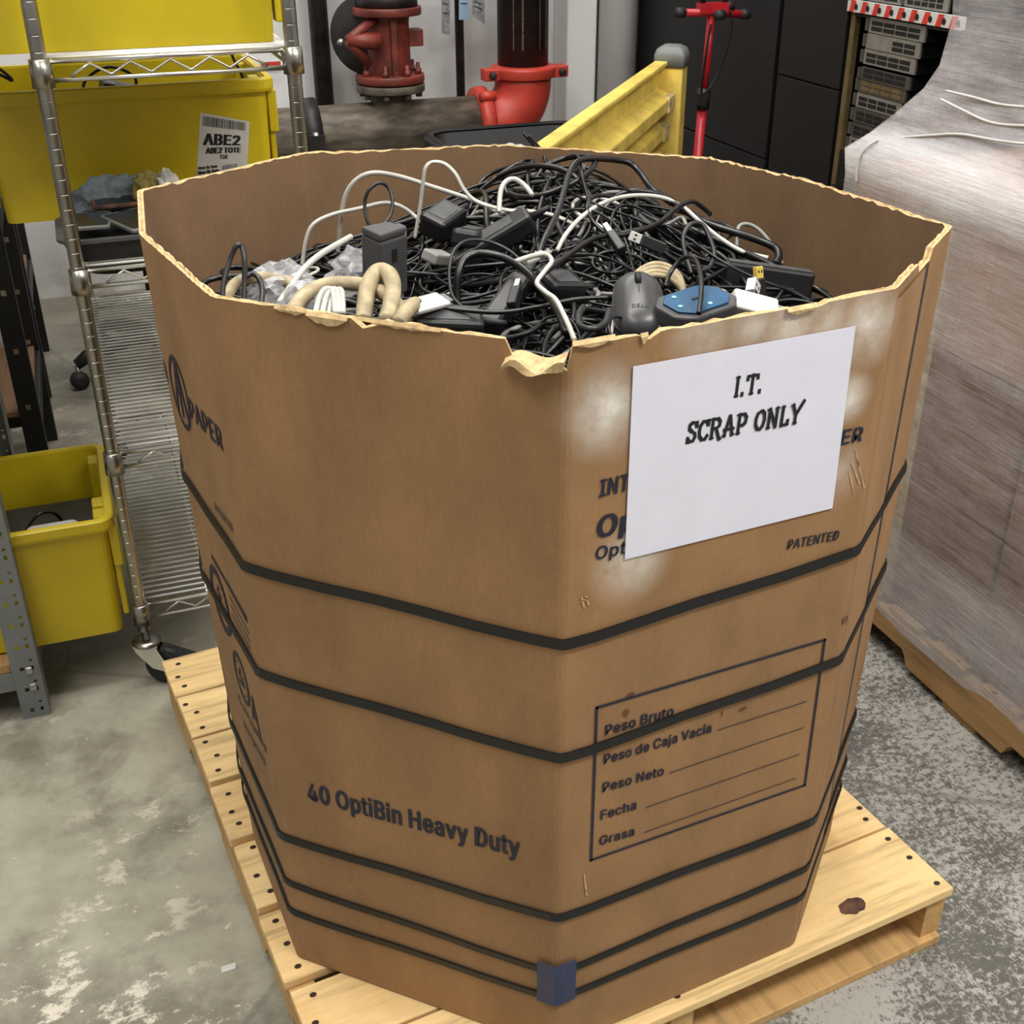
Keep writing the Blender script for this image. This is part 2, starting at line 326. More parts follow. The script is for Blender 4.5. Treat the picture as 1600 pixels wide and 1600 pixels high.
# outlines of the printed letters: advance, points (capitals are 100 high), triangles
GLY = {'0': (87, [64,3,54,-2,44,-3,33,-2,24,3,17,11,11,21,8,34,7,49,8,64,12,77,17,87,24,95,33,100,44,101,54,100,63,95,71,87,76,77,79,64,80,49,79,34,76,21,71,11,33,16,38,13,44,12,50,13,55,16,59,21,62,28,64,38,64,49,64,60,62,70,59,77,55,82,50,86,44,87,38,86,33,82,29,77,26,70,24,60,23,49,24,38,26,28,29,21], [13,15,14,12,15,13,12,16,15,11,16,12,11,17,16,10,39,11,39,38,11,38,17,11,38,37,17,37,18,17,36,18,37,10,40,39,10,41,40,35,18,36,10,42,41,34,18,35,9,42,10,34,19,18,33,19,34,9,43,42,8,43,9,33,20,19,32,20,33,8,44,43,7,44,8,32,21,20,7,45,44,31,21,32,7,46,45,30,21,31,6,46,7,30,22,21,6,47,46,29,22,30,29,23,22,5,47,6,28,23,29,5,24,47,27,23,28,5,25,24,5,26,25,26,23,27,5,23,26,5,0,23,4,0,5,4,1,0,3,1,4,3,2,1]),
 '2': (87, [77,-2,10,-2,10,10,44,45,49,51,53,56,56,60,58,64,59,68,60,72,59,76,58,80,55,83,52,85,48,86,43,87,38,86,34,85,31,82,28,79,27,75,26,68,10,68,12,79,15,86,20,93,27,97,35,100,43,101,52,100,60,97,66,93,71,87,74,80,75,72,75,66,73,61,71,55,66,49,60,42,53,33,31,11,31,13,77,13], [27,29,28,27,30,29,26,30,27,26,31,30,25,31,26,25,32,31,24,15,25,15,32,25,15,14,32,14,33,32,24,16,15,23,16,24,13,33,14,23,17,16,12,33,13,23,18,17,11,33,12,23,19,18,11,34,33,10,34,11,23,20,19,22,20,23,9,34,10,22,21,20,9,35,34,8,35,9,7,35,8,7,36,35,6,36,7,6,37,36,5,37,6,4,37,5,4,38,37,3,38,4,3,39,38,2,39,3,2,40,39,2,42,40,42,41,40,2,43,42,2,0,43,1,0,2]),
 '4': (87, [8,20,8,31,48,98,60,98,21,32,21,31,80,31,80,20,54,0,54,23,54,28,54,61,66,61,66,0], [1,3,2,1,4,3,10,12,11,10,13,12,1,5,4,1,6,5,1,10,6,10,7,6,0,10,1,0,9,10,13,7,10,0,8,9,8,7,0,8,13,7]),
 'A': (92, [18,-2,0,-2,37,100,55,100,92,-2,75,-2,54,58,51,64,49,71,46,80,42,94,50,94,46,80,43,71,40,64,39,58,69,36,23,36,23,29,69,29], [1,10,2,10,3,2,10,11,3,11,4,3,1,12,10,12,9,10,12,9,11,9,4,11,8,4,9,1,13,12,7,16,8,16,4,8,1,17,13,17,14,13,6,16,7,17,15,14,17,18,15,18,0,15,5,19,6,19,16,6,1,18,17,18,16,17,18,19,16,19,4,16,1,0,18,5,4,19]),
 'B': (88, [48,-2,10,-2,10,100,47,100,56,99,64,96,71,92,75,86,78,79,79,72,78,66,76,61,73,57,70,54,66,51,63,50,63,52,66,51,71,49,76,45,79,40,82,34,83,26,82,19,79,12,74,6,67,2,58,-1,26,43,26,13,47,13,56,14,62,17,65,21,67,26,66,31,64,34,62,38,58,40,53,42,48,43,26,85,26,57,46,57,51,57,55,59,58,61,61,64,62,68,63,72,62,77,59,81,54,84,46,85], [1,41,2,41,3,2,41,4,3,41,5,4,41,6,5,41,7,6,41,53,7,53,52,7,52,8,7,1,42,41,51,8,52,50,8,51,50,9,8,49,9,50,49,10,9,48,10,49,47,10,48,47,11,10,46,11,47,45,11,46,45,12,11,44,12,45,43,12,44,1,28,42,28,43,42,28,12,43,28,16,12,16,13,12,16,17,13,17,14,13,28,15,16,14,18,17,15,18,14,28,18,15,28,19,18,28,40,19,40,20,19,1,29,28,39,20,40,38,20,39,37,20,38,37,21,20,36,21,37,35,21,36,35,22,21,34,22,35,33,22,34,33,23,22,32,23,33,32,24,23,31,24,32,30,24,31,1,30,29,1,24,30,1,25,24,1,26,25,1,27,26,1,0,27]),
 'C': (98, [66,-1,59,-3,51,-3,39,-2,28,3,19,11,12,21,7,34,6,49,7,64,12,77,19,87,28,95,39,100,51,101,59,101,66,99,73,96,79,92,84,87,88,82,91,75,94,65,77,65,75,71,73,75,71,78,68,81,64,83,60,85,56,86,52,86,44,85,36,82,30,76,26,69,23,60,22,49,23,38,26,29,31,22,36,16,44,13,52,12,56,12,60,13,64,15,68,17,71,20,73,23,75,27,77,33,94,33,91,23,88,16,84,11,79,6,73,2], [13,15,14,13,16,15,12,16,13,12,17,16,12,18,17,11,18,12,11,19,18,11,31,19,31,30,19,30,20,19,10,32,11,32,31,11,29,20,30,10,33,32,28,20,29,27,20,28,10,34,33,27,21,20,26,21,27,25,21,26,9,34,10,9,35,34,24,21,25,24,22,21,23,22,24,9,36,35,8,36,9,8,37,36,8,38,37,7,38,8,7,39,38,6,39,7,50,52,51,50,53,52,6,40,39,49,53,50,49,54,53,48,54,49,6,41,40,5,41,6,47,54,48,46,54,47,46,55,54,5,42,41,45,55,46,44,55,45,5,43,42,43,55,44,5,55,43,4,55,5,4,56,55,4,57,56,3,57,4,3,0,57,3,1,0,2,1,3]),
 'D': (97, [69,4,56,0,42,-2,17,-2,17,13,41,13,52,14,60,17,67,22,71,30,74,39,75,49,74,60,71,69,67,76,61,81,53,84,42,85,16,85,16,100,44,100,57,98,69,94,78,86,85,76,90,64,91,49,90,35,85,22,78,12,10,100,26,100,26,-2,10,-2], [33,19,30,19,31,30,33,18,19,31,20,19,32,20,31,32,17,20,17,21,20,17,22,21,17,23,22,17,16,23,16,24,23,33,17,18,33,4,17,4,32,17,15,24,16,14,24,15,14,25,24,13,25,14,12,25,13,12,26,25,11,26,12,11,27,26,10,27,11,9,27,10,9,28,27,8,28,9,7,28,8,7,29,28,6,29,7,5,29,6,33,3,4,32,5,4,32,29,5,32,0,29,32,1,0,32,2,1,3,32,33,32,2,3]),
 'E': (81, [74,-2,10,-2,10,100,74,100,74,85,26,85,26,57,70,57,70,42,26,42,26,13,74,13], [1,5,2,5,3,2,5,4,3,1,6,5,1,9,6,9,7,6,9,8,7,1,10,9,1,11,10,1,0,11]),
 'F': (79, [26,-2,10,-2,10,100,73,100,73,85,26,85,26,56,69,56,69,41,26,41], [1,5,2,5,3,2,5,4,3,1,6,5,1,9,6,9,7,6,9,8,7,1,0,9]),
 'G': (100, [74,2,63,-2,52,-3,39,-2,28,3,19,11,12,21,7,34,6,49,7,64,12,77,18,87,28,95,39,100,51,101,59,101,66,99,73,96,79,92,84,87,88,81,91,75,94,65,77,65,75,71,73,75,70,78,67,81,64,83,60,85,56,86,51,86,43,85,36,82,30,77,26,69,23,60,22,49,23,38,26,29,31,22,37,16,44,13,52,12,59,13,65,15,71,19,75,25,77,31,78,41,106,36,53,36,53,51,94,51,94,38,93,27,89,17,82,8], [13,15,14,13,16,15,12,16,13,12,17,16,12,18,17,11,18,12,11,19,18,10,32,11,32,31,11,31,19,11,31,30,19,30,20,19,29,20,30,10,33,32,28,20,29,27,20,28,10,34,33,27,21,20,26,21,27,25,21,26,9,34,10,9,35,34,25,22,21,24,22,25,23,22,24,9,36,35,8,36,9,8,37,36,51,53,52,51,49,53,49,54,53,8,38,37,7,38,8,51,48,49,54,50,49,55,50,54,7,39,38,48,50,51,48,55,50,6,39,7,47,55,48,6,40,39,47,56,55,46,56,47,6,41,40,5,41,6,45,56,46,45,57,56,5,42,41,44,57,45,5,43,42,43,57,44,5,57,43,4,57,5,4,0,57,3,0,4,3,1,0,2,1,3]),
 'H': (100, [26,-2,10,-2,10,100,26,100,26,58,74,58,74,100,90,100,90,-2,74,-2,74,43,26,43], [1,3,2,1,4,3,5,7,6,5,8,7,1,11,4,11,5,4,11,10,5,10,8,5,1,0,11,9,8,10]),
 'I': (58, [54,-2,4,-2,4,13,21,13,21,85,4,85,4,100,54,100,54,85,37,85,37,13,54,13], [5,7,6,5,8,7,4,8,5,3,9,4,9,8,4,3,10,9,1,3,2,1,10,3,1,11,10,1,0,11]),
 'L': (76, [72,-2,10,-2,10,100,26,100,26,13,72,13], [1,3,2,1,4,3,1,5,4,1,0,5]),
 'N': (101, [26,-2,10,-2,10,100,27,100,68,36,70,34,72,30,74,26,76,21,79,17,83,9,76,8,76,16,75,21,75,26,75,30,75,34,75,38,75,100,91,100,91,-2,74,-2,37,55,35,59,33,63,30,67,27,72,23,79,18,89,25,90,25,81,25,74,26,68,26,63,26,59,26,56], [1,28,2,28,3,2,28,29,3,29,4,3,17,19,18,17,20,19,30,4,29,1,27,28,31,4,30,1,31,27,31,26,27,1,32,31,26,4,31,25,4,26,1,33,32,24,4,25,1,34,33,23,4,24,1,35,34,22,4,23,1,0,35,21,4,22,16,20,17,21,5,4,15,20,16,21,6,5,14,20,15,21,7,6,21,13,7,13,8,7,13,8,14,8,20,14,9,20,8,21,12,13,10,20,9,21,11,12,11,20,10,21,20,11]),
 'O': (103, [75,3,64,-2,51,-3,39,-2,28,3,19,11,12,21,7,34,6,49,7,64,12,77,19,87,28,95,39,100,51,101,64,100,75,95,84,87,91,77,96,64,97,49,96,34,91,21,84,11,37,16,44,13,51,12,59,13,66,16,72,21,77,29,80,38,81,49,80,60,77,69,72,77,66,82,59,85,51,86,44,85,37,82,31,77,26,69,23,60,22,49,23,38,26,29,31,21], [13,15,14,12,15,13,12,16,15,11,16,12,11,17,16,10,39,11,39,38,11,38,17,11,38,37,17,37,18,17,36,18,37,10,40,39,35,18,36,10,41,40,9,41,10,35,19,18,34,19,35,9,42,41,33,19,34,9,43,42,8,43,9,33,20,19,32,20,33,8,44,43,31,20,32,8,45,44,7,45,8,31,21,20,7,46,45,30,21,31,30,22,21,6,46,7,6,47,46,29,22,30,6,24,47,28,22,29,28,23,22,5,24,6,5,25,24,27,23,28,5,26,25,26,23,27,5,23,26,5,0,23,4,0,5,4,1,0,3,1,4,3,2,1]),
 'P': (86, [26,-2,10,-2,10,100,45,100,56,99,65,96,72,90,77,84,80,76,81,67,80,58,77,50,72,43,65,38,56,35,45,34,19,34,19,49,45,49,51,49,56,51,60,54,62,57,64,62,64,67,64,72,62,77,60,80,56,83,51,85,45,85,26,85], [1,31,2,31,3,2,31,4,3,31,5,4,31,6,5,31,30,6,30,7,6,1,17,31,17,0,31,29,7,30,28,7,29,28,8,7,27,8,28,26,8,27,25,8,26,25,9,8,24,9,25,23,9,24,23,10,9,22,10,23,22,11,10,21,11,22,20,11,21,19,11,20,19,12,11,18,12,19,1,16,17,0,18,17,0,15,18,15,12,18,15,13,12,15,14,13,1,15,16,1,0,15]),
 'R': (87, [26,-2,10,-2,10,100,46,100,56,99,65,96,72,91,77,84,80,77,81,68,80,59,77,51,72,45,65,40,56,37,46,36,17,36,17,51,45,51,52,52,57,53,60,56,63,59,64,63,65,68,64,73,63,77,60,80,56,83,51,85,45,85,26,85,86,-2,67,-2,41,46,60,46], [1,17,2,17,31,2,31,3,2,31,4,3,31,5,4,31,6,5,31,30,6,30,7,6,17,0,31,29,7,30,28,7,29,28,8,7,27,8,28,26,8,27,25,8,26,25,9,8,24,9,25,23,9,24,23,10,9,22,10,23,22,11,10,21,11,22,20,11,21,19,11,20,18,11,19,18,12,11,1,16,17,0,34,17,34,18,17,34,35,18,35,12,18,0,15,34,15,33,34,32,13,35,13,12,35,14,32,13,15,32,14,1,15,16,1,0,15,33,32,15]),
 'S': (86, [63,0,54,-3,43,-4,33,-3,24,0,16,4,11,10,7,18,5,28,22,28,23,22,25,18,29,15,33,13,38,12,43,11,49,12,54,13,59,16,62,19,64,23,65,27,64,30,62,33,60,36,56,38,52,39,47,41,35,44,24,49,15,54,10,62,8,72,9,80,13,87,18,93,26,98,34,100,44,101,53,100,62,98,69,93,74,88,78,81,80,71,64,71,61,78,57,83,51,85,43,86,38,86,33,85,29,82,26,79,25,76,24,72,25,69,27,66,30,63,33,61,38,60,41,58,51,56,56,54,61,53,66,50,70,47,74,44,78,39,80,33,81,27,80,19,76,11,71,5], [37,39,38,36,39,37,36,40,39,35,40,36,35,41,40,34,41,35,34,42,41,34,49,42,49,48,42,48,43,42,33,50,34,50,49,34,33,51,50,47,43,48,33,52,51,46,43,47,33,53,52,46,44,43,32,53,33,32,54,53,45,44,46,32,55,54,32,56,55,31,56,32,31,57,56,31,58,57,31,59,58,30,59,31,30,60,59,30,61,60,30,62,61,30,63,62,29,63,30,29,64,63,29,65,64,29,66,65,28,66,29,28,67,66,27,67,28,27,68,67,26,68,27,25,68,26,25,69,68,24,69,25,23,69,24,23,70,69,22,70,23,21,70,22,7,9,8,7,10,9,20,70,21,20,71,70,19,71,20,7,11,10,18,71,19,18,72,71,7,12,11,6,12,7,17,72,18,6,13,12,16,72,17,6,14,13,15,72,16,6,15,14,6,72,15,6,73,72,5,73,6,5,0,73,4,0,5,4,1,0,3,1,4,3,2,1]),
 'T': (86, [35,85,4,85,4,100,82,100,82,85,51,85,51,-2,35,-2], [1,3,2,1,4,3,0,4,1,7,5,0,5,4,0,7,6,5]),
 'U': (100, [71,1,61,-2,50,-4,39,-2,29,1,21,7,15,14,11,23,10,33,10,100,26,100,26,34,27,28,29,23,32,18,37,15,43,13,50,12,57,13,63,15,67,18,71,23,73,28,74,34,74,100,90,100,90,33,89,23,85,14,79,7], [8,10,9,8,11,10,23,25,24,23,26,25,8,12,11,22,26,23,7,12,8,22,27,26,7,13,12,21,27,22,21,28,27,6,13,7,6,14,13,20,28,21,6,15,14,19,28,20,6,16,15,18,28,19,18,29,28,5,16,6,17,29,18,5,17,16,5,29,17,5,0,29,4,0,5,4,1,0,3,1,4,3,2,1]),
 'V': (92, [55,-2,38,-2,0,100,18,100,39,40,41,35,43,27,46,18,50,4,43,4,47,18,50,27,52,35,54,40,75,100,92,100], [1,3,2,1,4,3,13,15,14,13,0,15,1,5,4,12,0,13,11,0,12,1,6,5,10,0,11,1,7,6,9,8,10,8,0,10,1,8,7,1,0,8]),
 'a': (75, [42,-2,37,-3,31,-4,24,-3,17,-1,12,3,8,8,5,14,4,21,5,27,7,32,10,36,14,39,19,41,24,42,29,44,34,44,40,45,45,46,48,46,50,47,51,48,51,49,51,49,51,53,50,56,48,59,45,60,42,61,38,62,33,61,30,60,26,59,24,57,22,54,20,50,5,55,9,63,14,68,19,72,25,74,31,76,37,76,42,76,47,75,51,74,56,71,60,68,64,63,66,56,67,49,67,-2,51,-2,51,8,54,8,52,6,50,3,47,1,26,12,29,11,33,11,38,11,43,13,47,16,49,19,51,23,51,27,51,33,53,34,51,33,48,33,45,32,42,32,39,31,36,31,34,30,30,30,27,29,24,27,21,26,20,23,20,20,20,17,21,15,23,13], [41,43,42,41,44,43,40,44,41,40,45,44,39,45,40,39,46,45,38,46,39,38,47,46,37,47,38,37,48,47,36,30,37,30,29,37,29,48,37,29,28,48,28,49,48,36,31,30,27,49,28,36,32,31,26,49,27,36,33,32,25,49,26,36,34,33,25,50,49,24,50,25,35,34,36,23,50,24,22,50,23,21,50,22,21,51,50,20,51,21,19,68,20,68,51,20,18,68,19,17,68,18,16,68,17,15,68,16,14,68,15,13,68,14,12,68,13,11,68,12,10,68,11,10,69,68,67,51,68,10,70,69,66,51,67,10,71,70,9,71,10,9,72,71,9,73,72,9,74,73,9,75,74,9,76,75,9,77,76,9,78,77,9,79,78,8,79,9,65,51,66,8,80,79,8,81,80,64,51,65,7,81,8,7,82,81,63,51,64,7,83,82,62,54,63,54,51,63,7,84,83,6,84,7,6,58,84,61,54,62,6,59,58,60,54,61,6,60,59,6,53,60,53,54,60,6,56,53,56,52,53,55,51,54,5,56,6,56,51,55,5,57,56,52,51,56,4,57,5,4,0,57,3,0,4,3,1,0,2,1,3]),
 'c': (76, [51,-2,46,-3,40,-4,30,-2,21,2,14,8,9,16,6,25,5,36,6,47,9,57,14,65,21,71,30,75,40,76,45,76,51,75,56,73,60,70,64,67,67,63,70,59,72,52,57,48,56,52,54,55,53,57,51,58,49,60,46,61,43,61,40,62,34,61,29,58,25,54,23,49,21,43,20,36,21,29,23,23,25,18,29,14,34,12,40,11,43,11,46,12,49,13,51,14,53,16,55,18,56,21,57,25,73,21,70,14,67,10,64,6,60,3,56,0], [13,15,14,13,16,15,12,16,13,12,17,16,12,18,17,11,18,12,11,19,18,11,20,19,10,32,11,32,31,11,31,20,11,31,30,20,30,21,20,29,21,30,28,21,29,10,33,32,27,21,28,27,22,21,26,22,27,10,34,33,9,34,10,25,22,26,24,22,25,9,35,34,23,22,24,9,36,35,8,36,9,8,37,36,8,38,37,7,38,8,7,39,38,6,39,7,50,52,51,6,40,39,50,53,52,49,53,50,6,41,40,48,53,49,47,53,48,5,41,6,46,53,47,5,42,41,46,54,53,45,54,46,44,54,45,5,43,42,43,54,44,5,54,43,5,55,54,4,55,5,4,56,55,4,57,56,3,57,4,3,0,57,3,1,0,2,1,3]),
 'd': (82, [50,-1,44,-3,38,-4,28,-2,20,1,14,7,9,15,6,25,5,36,6,48,9,57,14,65,20,71,29,75,38,76,44,75,50,74,54,71,57,68,59,65,60,63,58,63,58,100,74,100,74,-2,58,-2,58,9,60,9,59,8,57,5,54,2,29,14,34,12,39,11,45,12,50,14,53,18,56,23,58,29,58,37,58,44,56,50,53,55,50,59,45,61,39,62,34,61,29,58,25,55,23,50,21,44,20,37,21,29,23,23,25,18], [21,23,22,21,19,23,19,20,23,20,24,23,13,15,14,13,16,15,12,16,13,12,17,16,11,17,12,11,18,17,11,19,18,10,19,11,10,46,19,46,45,19,45,21,19,45,20,21,45,44,20,44,43,20,43,42,20,42,41,20,41,24,20,10,47,46,10,48,47,9,48,10,9,49,48,40,24,41,9,50,49,8,50,9,39,24,40,8,51,50,38,24,39,8,52,51,7,52,8,7,53,52,37,24,38,6,53,7,6,54,53,36,24,37,6,31,54,35,27,36,27,24,36,5,31,6,5,32,31,34,27,35,5,33,32,33,27,34,5,26,33,26,27,33,5,29,26,29,25,26,28,24,27,29,24,28,4,29,5,4,30,29,25,24,29,4,0,30,3,0,4,3,1,0,2,1,3]),
 'e': (78, [55,-1,48,-3,41,-4,30,-2,22,1,14,8,9,15,6,25,5,36,6,47,9,57,14,65,21,71,30,75,40,76,46,76,52,74,58,71,63,67,67,62,71,55,73,47,73,37,73,31,12,31,12,45,72,45,58,36,57,45,56,51,53,56,50,59,45,61,40,62,34,61,29,59,26,55,23,51,21,46,20,41,20,34,21,27,23,21,26,17,30,14,35,12,41,11,45,11,48,12,51,13,54,15,56,18,58,23,73,19,70,11,66,6,61,2], [13,15,14,13,16,15,12,16,13,12,17,16,12,18,17,11,18,12,11,19,18,10,34,11,34,33,11,33,19,11,33,32,19,32,20,19,31,20,32,10,35,34,30,20,31,10,36,35,9,36,10,29,20,30,9,37,36,29,21,20,9,38,37,28,21,29,8,25,9,25,38,9,28,26,21,26,22,21,25,39,38,27,26,28,8,24,25,39,26,25,39,22,26,40,22,39,40,23,22,7,24,8,41,23,40,7,41,24,41,23,24,7,42,41,6,42,7,51,53,52,6,43,42,51,54,53,50,54,51,6,44,43,5,44,6,49,54,50,5,45,44,48,54,49,47,54,48,5,46,45,47,55,54,46,55,47,5,55,46,4,55,5,4,56,55,4,0,56,3,0,4,3,1,0,2,1,3]),
 'g': (82, [57,-28,49,-30,40,-31,32,-30,25,-29,19,-26,15,-23,11,-19,7,-13,20,-5,23,-9,25,-11,27,-13,30,-15,35,-16,40,-17,47,-16,53,-13,57,-8,58,-1,58,11,60,11,59,10,57,7,54,4,49,1,44,0,38,-1,29,0,21,3,14,9,9,17,6,26,5,37,6,48,9,57,14,65,21,71,29,75,38,76,44,75,50,74,54,71,57,68,59,65,60,63,58,63,58,75,74,75,74,-2,73,-11,69,-18,64,-24,29,16,34,14,39,13,45,14,50,16,53,19,56,24,58,30,58,37,58,44,56,50,53,55,50,59,45,61,39,62,34,61,29,58,25,55,23,50,21,44,20,37,21,30,23,24,25,20], [38,40,39,38,41,40,46,44,47,44,48,47,44,45,48,45,49,48,37,41,38,37,42,41,36,42,37,36,43,42,36,44,43,35,44,36,35,67,44,67,46,44,67,45,46,67,66,45,66,65,45,65,64,45,64,63,45,63,49,45,35,68,67,35,69,68,35,70,69,34,70,35,34,71,70,62,49,63,34,72,71,33,72,34,61,49,62,33,73,72,60,49,61,33,74,73,32,74,33,32,75,74,59,49,60,31,75,32,31,76,75,58,49,59,31,53,76,57,21,58,21,49,58,30,53,31,30,54,53,56,21,57,30,55,54,55,21,56,30,20,55,20,21,55,30,23,20,23,19,20,22,49,21,23,49,22,29,23,30,29,24,23,19,49,23,29,25,24,28,25,29,28,26,25,27,26,28,18,49,19,18,50,49,8,10,9,17,50,18,8,11,10,17,51,50,8,12,11,7,12,8,16,51,17,7,13,12,7,14,13,15,51,16,7,15,14,7,51,15,7,52,51,6,52,7,5,52,6,5,0,52,4,0,5,4,1,0,3,1,4,3,2,1]),
 'h': (79, [26,54,24,49,24,44,24,-2,8,-2,8,100,24,100,24,53,17,53,22,65,28,71,35,75,44,76,51,75,58,73,63,69,67,63,70,55,71,46,71,-2,55,-2,55,45,54,52,51,57,47,60,40,62,36,61,32,59,29,57], [4,8,5,8,6,5,8,9,6,9,7,6,11,13,12,11,14,13,10,14,11,10,15,14,9,15,10,9,16,15,7,27,9,27,26,9,26,25,9,25,16,9,25,24,16,24,17,16,23,17,24,7,28,27,22,17,23,7,0,28,22,18,17,7,1,0,4,7,8,4,1,7,21,18,22,4,2,1,21,19,18,20,19,21,4,3,2]),
 'i': (32, [23,86,20,84,16,83,12,84,9,86,7,89,6,93,7,97,9,100,12,102,16,103,20,102,23,100,26,97,26,93,26,89,24,-2,8,-2,8,75,24,75], [17,19,18,17,16,19,9,11,10,9,12,11,8,12,9,8,13,12,7,13,8,6,13,7,6,14,13,5,14,6,5,15,14,4,15,5,4,0,15,3,0,4,3,1,0,2,1,3]),
 'j': (32, [23,86,20,84,16,83,12,84,9,86,7,89,6,93,7,97,9,100,12,102,16,103,20,102,23,100,25,97,26,93,25,89,8,-5,8,75,24,75,24,-6,23,-12,21,-18,18,-23,13,-27,8,-29,1,-29,-4,-29,-4,-15,0,-15,4,-14,6,-13,8,-10], [16,18,17,16,19,18,31,19,16,31,20,19,30,20,31,30,21,20,29,21,30,28,21,29,26,28,27,26,21,28,26,22,21,26,23,22,26,24,23,26,25,24,9,11,10,9,12,11,8,12,9,8,13,12,7,13,8,6,13,7,6,14,13,5,14,6,5,15,14,4,15,5,4,0,15,3,0,4,3,1,0,2,1,3]),
 'l': (36, [31,-2,29,-2,27,-2,19,-1,13,3,9,8,8,16,8,100,24,100,24,19,24,15,25,13,26,12,28,12,30,12,31,12,31,12,34,13,37,-1,34,-2], [6,8,7,6,9,8,6,10,9,5,10,6,5,11,10,5,12,11,16,18,17,5,13,12,15,18,16,14,18,15,13,18,14,5,18,13,4,18,5,3,18,4,3,19,18,2,19,3,2,0,19,2,1,0]),
 'n': (79, [26,54,24,49,24,44,24,-2,8,-2,8,75,23,75,24,53,17,53,22,65,28,71,35,75,44,76,51,75,58,73,63,69,67,63,70,55,71,46,71,-2,55,-2,55,45,54,52,51,57,47,60,40,62,36,61,32,59,29,57], [11,13,12,11,14,13,4,8,5,8,6,5,8,9,6,9,7,6,10,14,11,10,15,14,9,15,10,9,16,15,7,27,9,27,26,9,26,25,9,25,16,9,25,24,16,24,17,16,23,17,24,7,28,27,22,17,23,7,0,28,22,18,17,7,1,0,4,7,8,4,1,7,21,18,22,4,2,1,21,19,18,20,19,21,4,3,2]),
 'o': (80, [59,2,50,-2,40,-4,30,-2,21,2,14,8,9,16,6,25,5,36,6,47,9,57,14,65,21,71,30,75,40,76,50,75,59,71,66,65,71,57,74,47,75,36,74,25,71,16,66,8,29,14,34,12,40,11,46,12,51,14,55,18,57,23,59,29,60,36,59,43,57,49,55,54,51,58,46,61,40,62,34,61,29,58,25,54,23,49,21,43,20,36,21,29,23,23,25,18], [13,15,14,13,16,15,12,16,13,12,17,16,11,17,12,11,38,17,38,37,17,37,18,17,10,39,11,39,38,11,10,40,39,36,18,37,10,41,40,35,18,36,9,41,10,35,19,18,9,42,41,34,19,35,9,43,42,33,19,34,8,43,9,33,20,19,8,44,43,32,20,33,8,45,44,31,20,32,31,21,20,7,45,8,7,46,45,30,21,31,30,22,21,6,46,7,29,22,30,6,47,46,28,22,29,6,24,47,28,23,22,5,24,6,27,23,28,5,25,24,26,23,27,5,26,25,5,23,26,4,23,5,4,0,23,3,0,4,3,1,0,2,1,3]),
 'p': (82, [24,-29,8,-29,8,75,24,75,24,63,22,63,23,65,25,68,28,71,32,74,38,75,44,76,53,75,61,71,68,65,73,57,76,48,77,36,76,25,73,15,68,7,61,1,53,-2,44,-4,38,-3,32,-1,28,2,25,5,23,8,22,9,24,9,32,14,37,12,42,11,48,12,53,14,56,18,59,23,61,29,61,37,61,44,59,50,56,55,53,58,48,61,42,62,37,61,32,59,29,55,26,50,24,44,24,37,24,29,26,23,29,18], [10,12,11,9,12,10,1,5,2,5,3,2,5,6,3,6,4,3,9,13,12,8,13,9,8,14,13,7,14,8,6,14,7,6,15,14,4,45,6,45,44,6,44,15,6,1,4,5,1,50,4,50,49,4,49,48,4,48,47,4,47,46,4,46,45,4,43,15,44,42,15,43,42,16,15,41,16,42,40,16,41,40,17,16,1,51,50,39,17,40,1,52,51,38,17,39,38,18,17,37,18,38,1,53,52,37,19,18,36,19,37,1,29,53,29,54,53,35,19,36,29,31,54,35,20,19,34,20,35,29,32,31,33,20,34,29,33,32,29,30,33,30,20,33,1,28,29,0,27,30,27,20,30,1,27,28,27,21,20,1,0,27,26,21,27,25,21,26,25,22,21,24,22,25,24,23,22]),
 'r': (50, [24,-2,8,-2,8,75,23,75,23,64,21,64,24,68,28,72,34,75,41,76,43,76,44,76,46,76,49,76,49,60,46,60,44,61,42,61,40,61,35,60,32,59,28,57,26,54,24,50,24,46], [8,10,9,8,11,10,8,12,11,8,13,12,8,14,13,7,14,8,1,5,2,5,3,2,5,4,3,6,14,7,5,15,6,15,14,6,1,23,5,23,22,5,22,21,5,21,20,5,20,19,5,19,18,5,18,17,5,17,16,5,16,15,5,1,24,23,1,0,24]),
 's': (70, [51,-1,43,-3,35,-4,28,-3,21,-1,15,2,10,6,7,11,4,20,19,23,22,16,25,13,29,11,35,11,41,11,46,14,49,17,50,20,49,23,48,25,45,27,40,28,28,31,19,34,13,39,8,45,7,53,8,59,11,65,16,70,21,73,28,75,36,76,43,75,50,74,55,71,59,67,62,62,65,54,51,51,48,56,46,59,42,61,36,62,31,61,26,59,24,57,23,53,23,51,25,48,28,46,34,45,45,42,54,39,60,34,64,28,66,21,65,14,62,8,57,3], [31,33,32,31,34,33,30,34,31,30,35,34,29,35,30,29,36,35,28,36,29,28,37,36,27,43,28,43,37,28,27,44,43,42,37,43,42,38,37,27,45,44,41,38,42,27,46,45,40,38,41,26,46,27,26,47,46,39,38,40,26,48,47,25,48,26,25,49,48,25,50,49,25,51,50,24,51,25,24,52,51,24,53,52,24,54,53,23,54,24,23,55,54,22,55,23,21,55,22,21,56,55,20,56,21,19,56,20,18,56,19,8,10,9,17,56,18,17,57,56,16,57,17,7,10,8,15,57,16,7,11,10,15,58,57,14,58,15,7,12,11,13,58,14,6,12,7,6,13,12,6,58,13,6,59,58,5,59,6,5,0,59,4,0,5,4,1,0,3,1,4,3,2,1]),
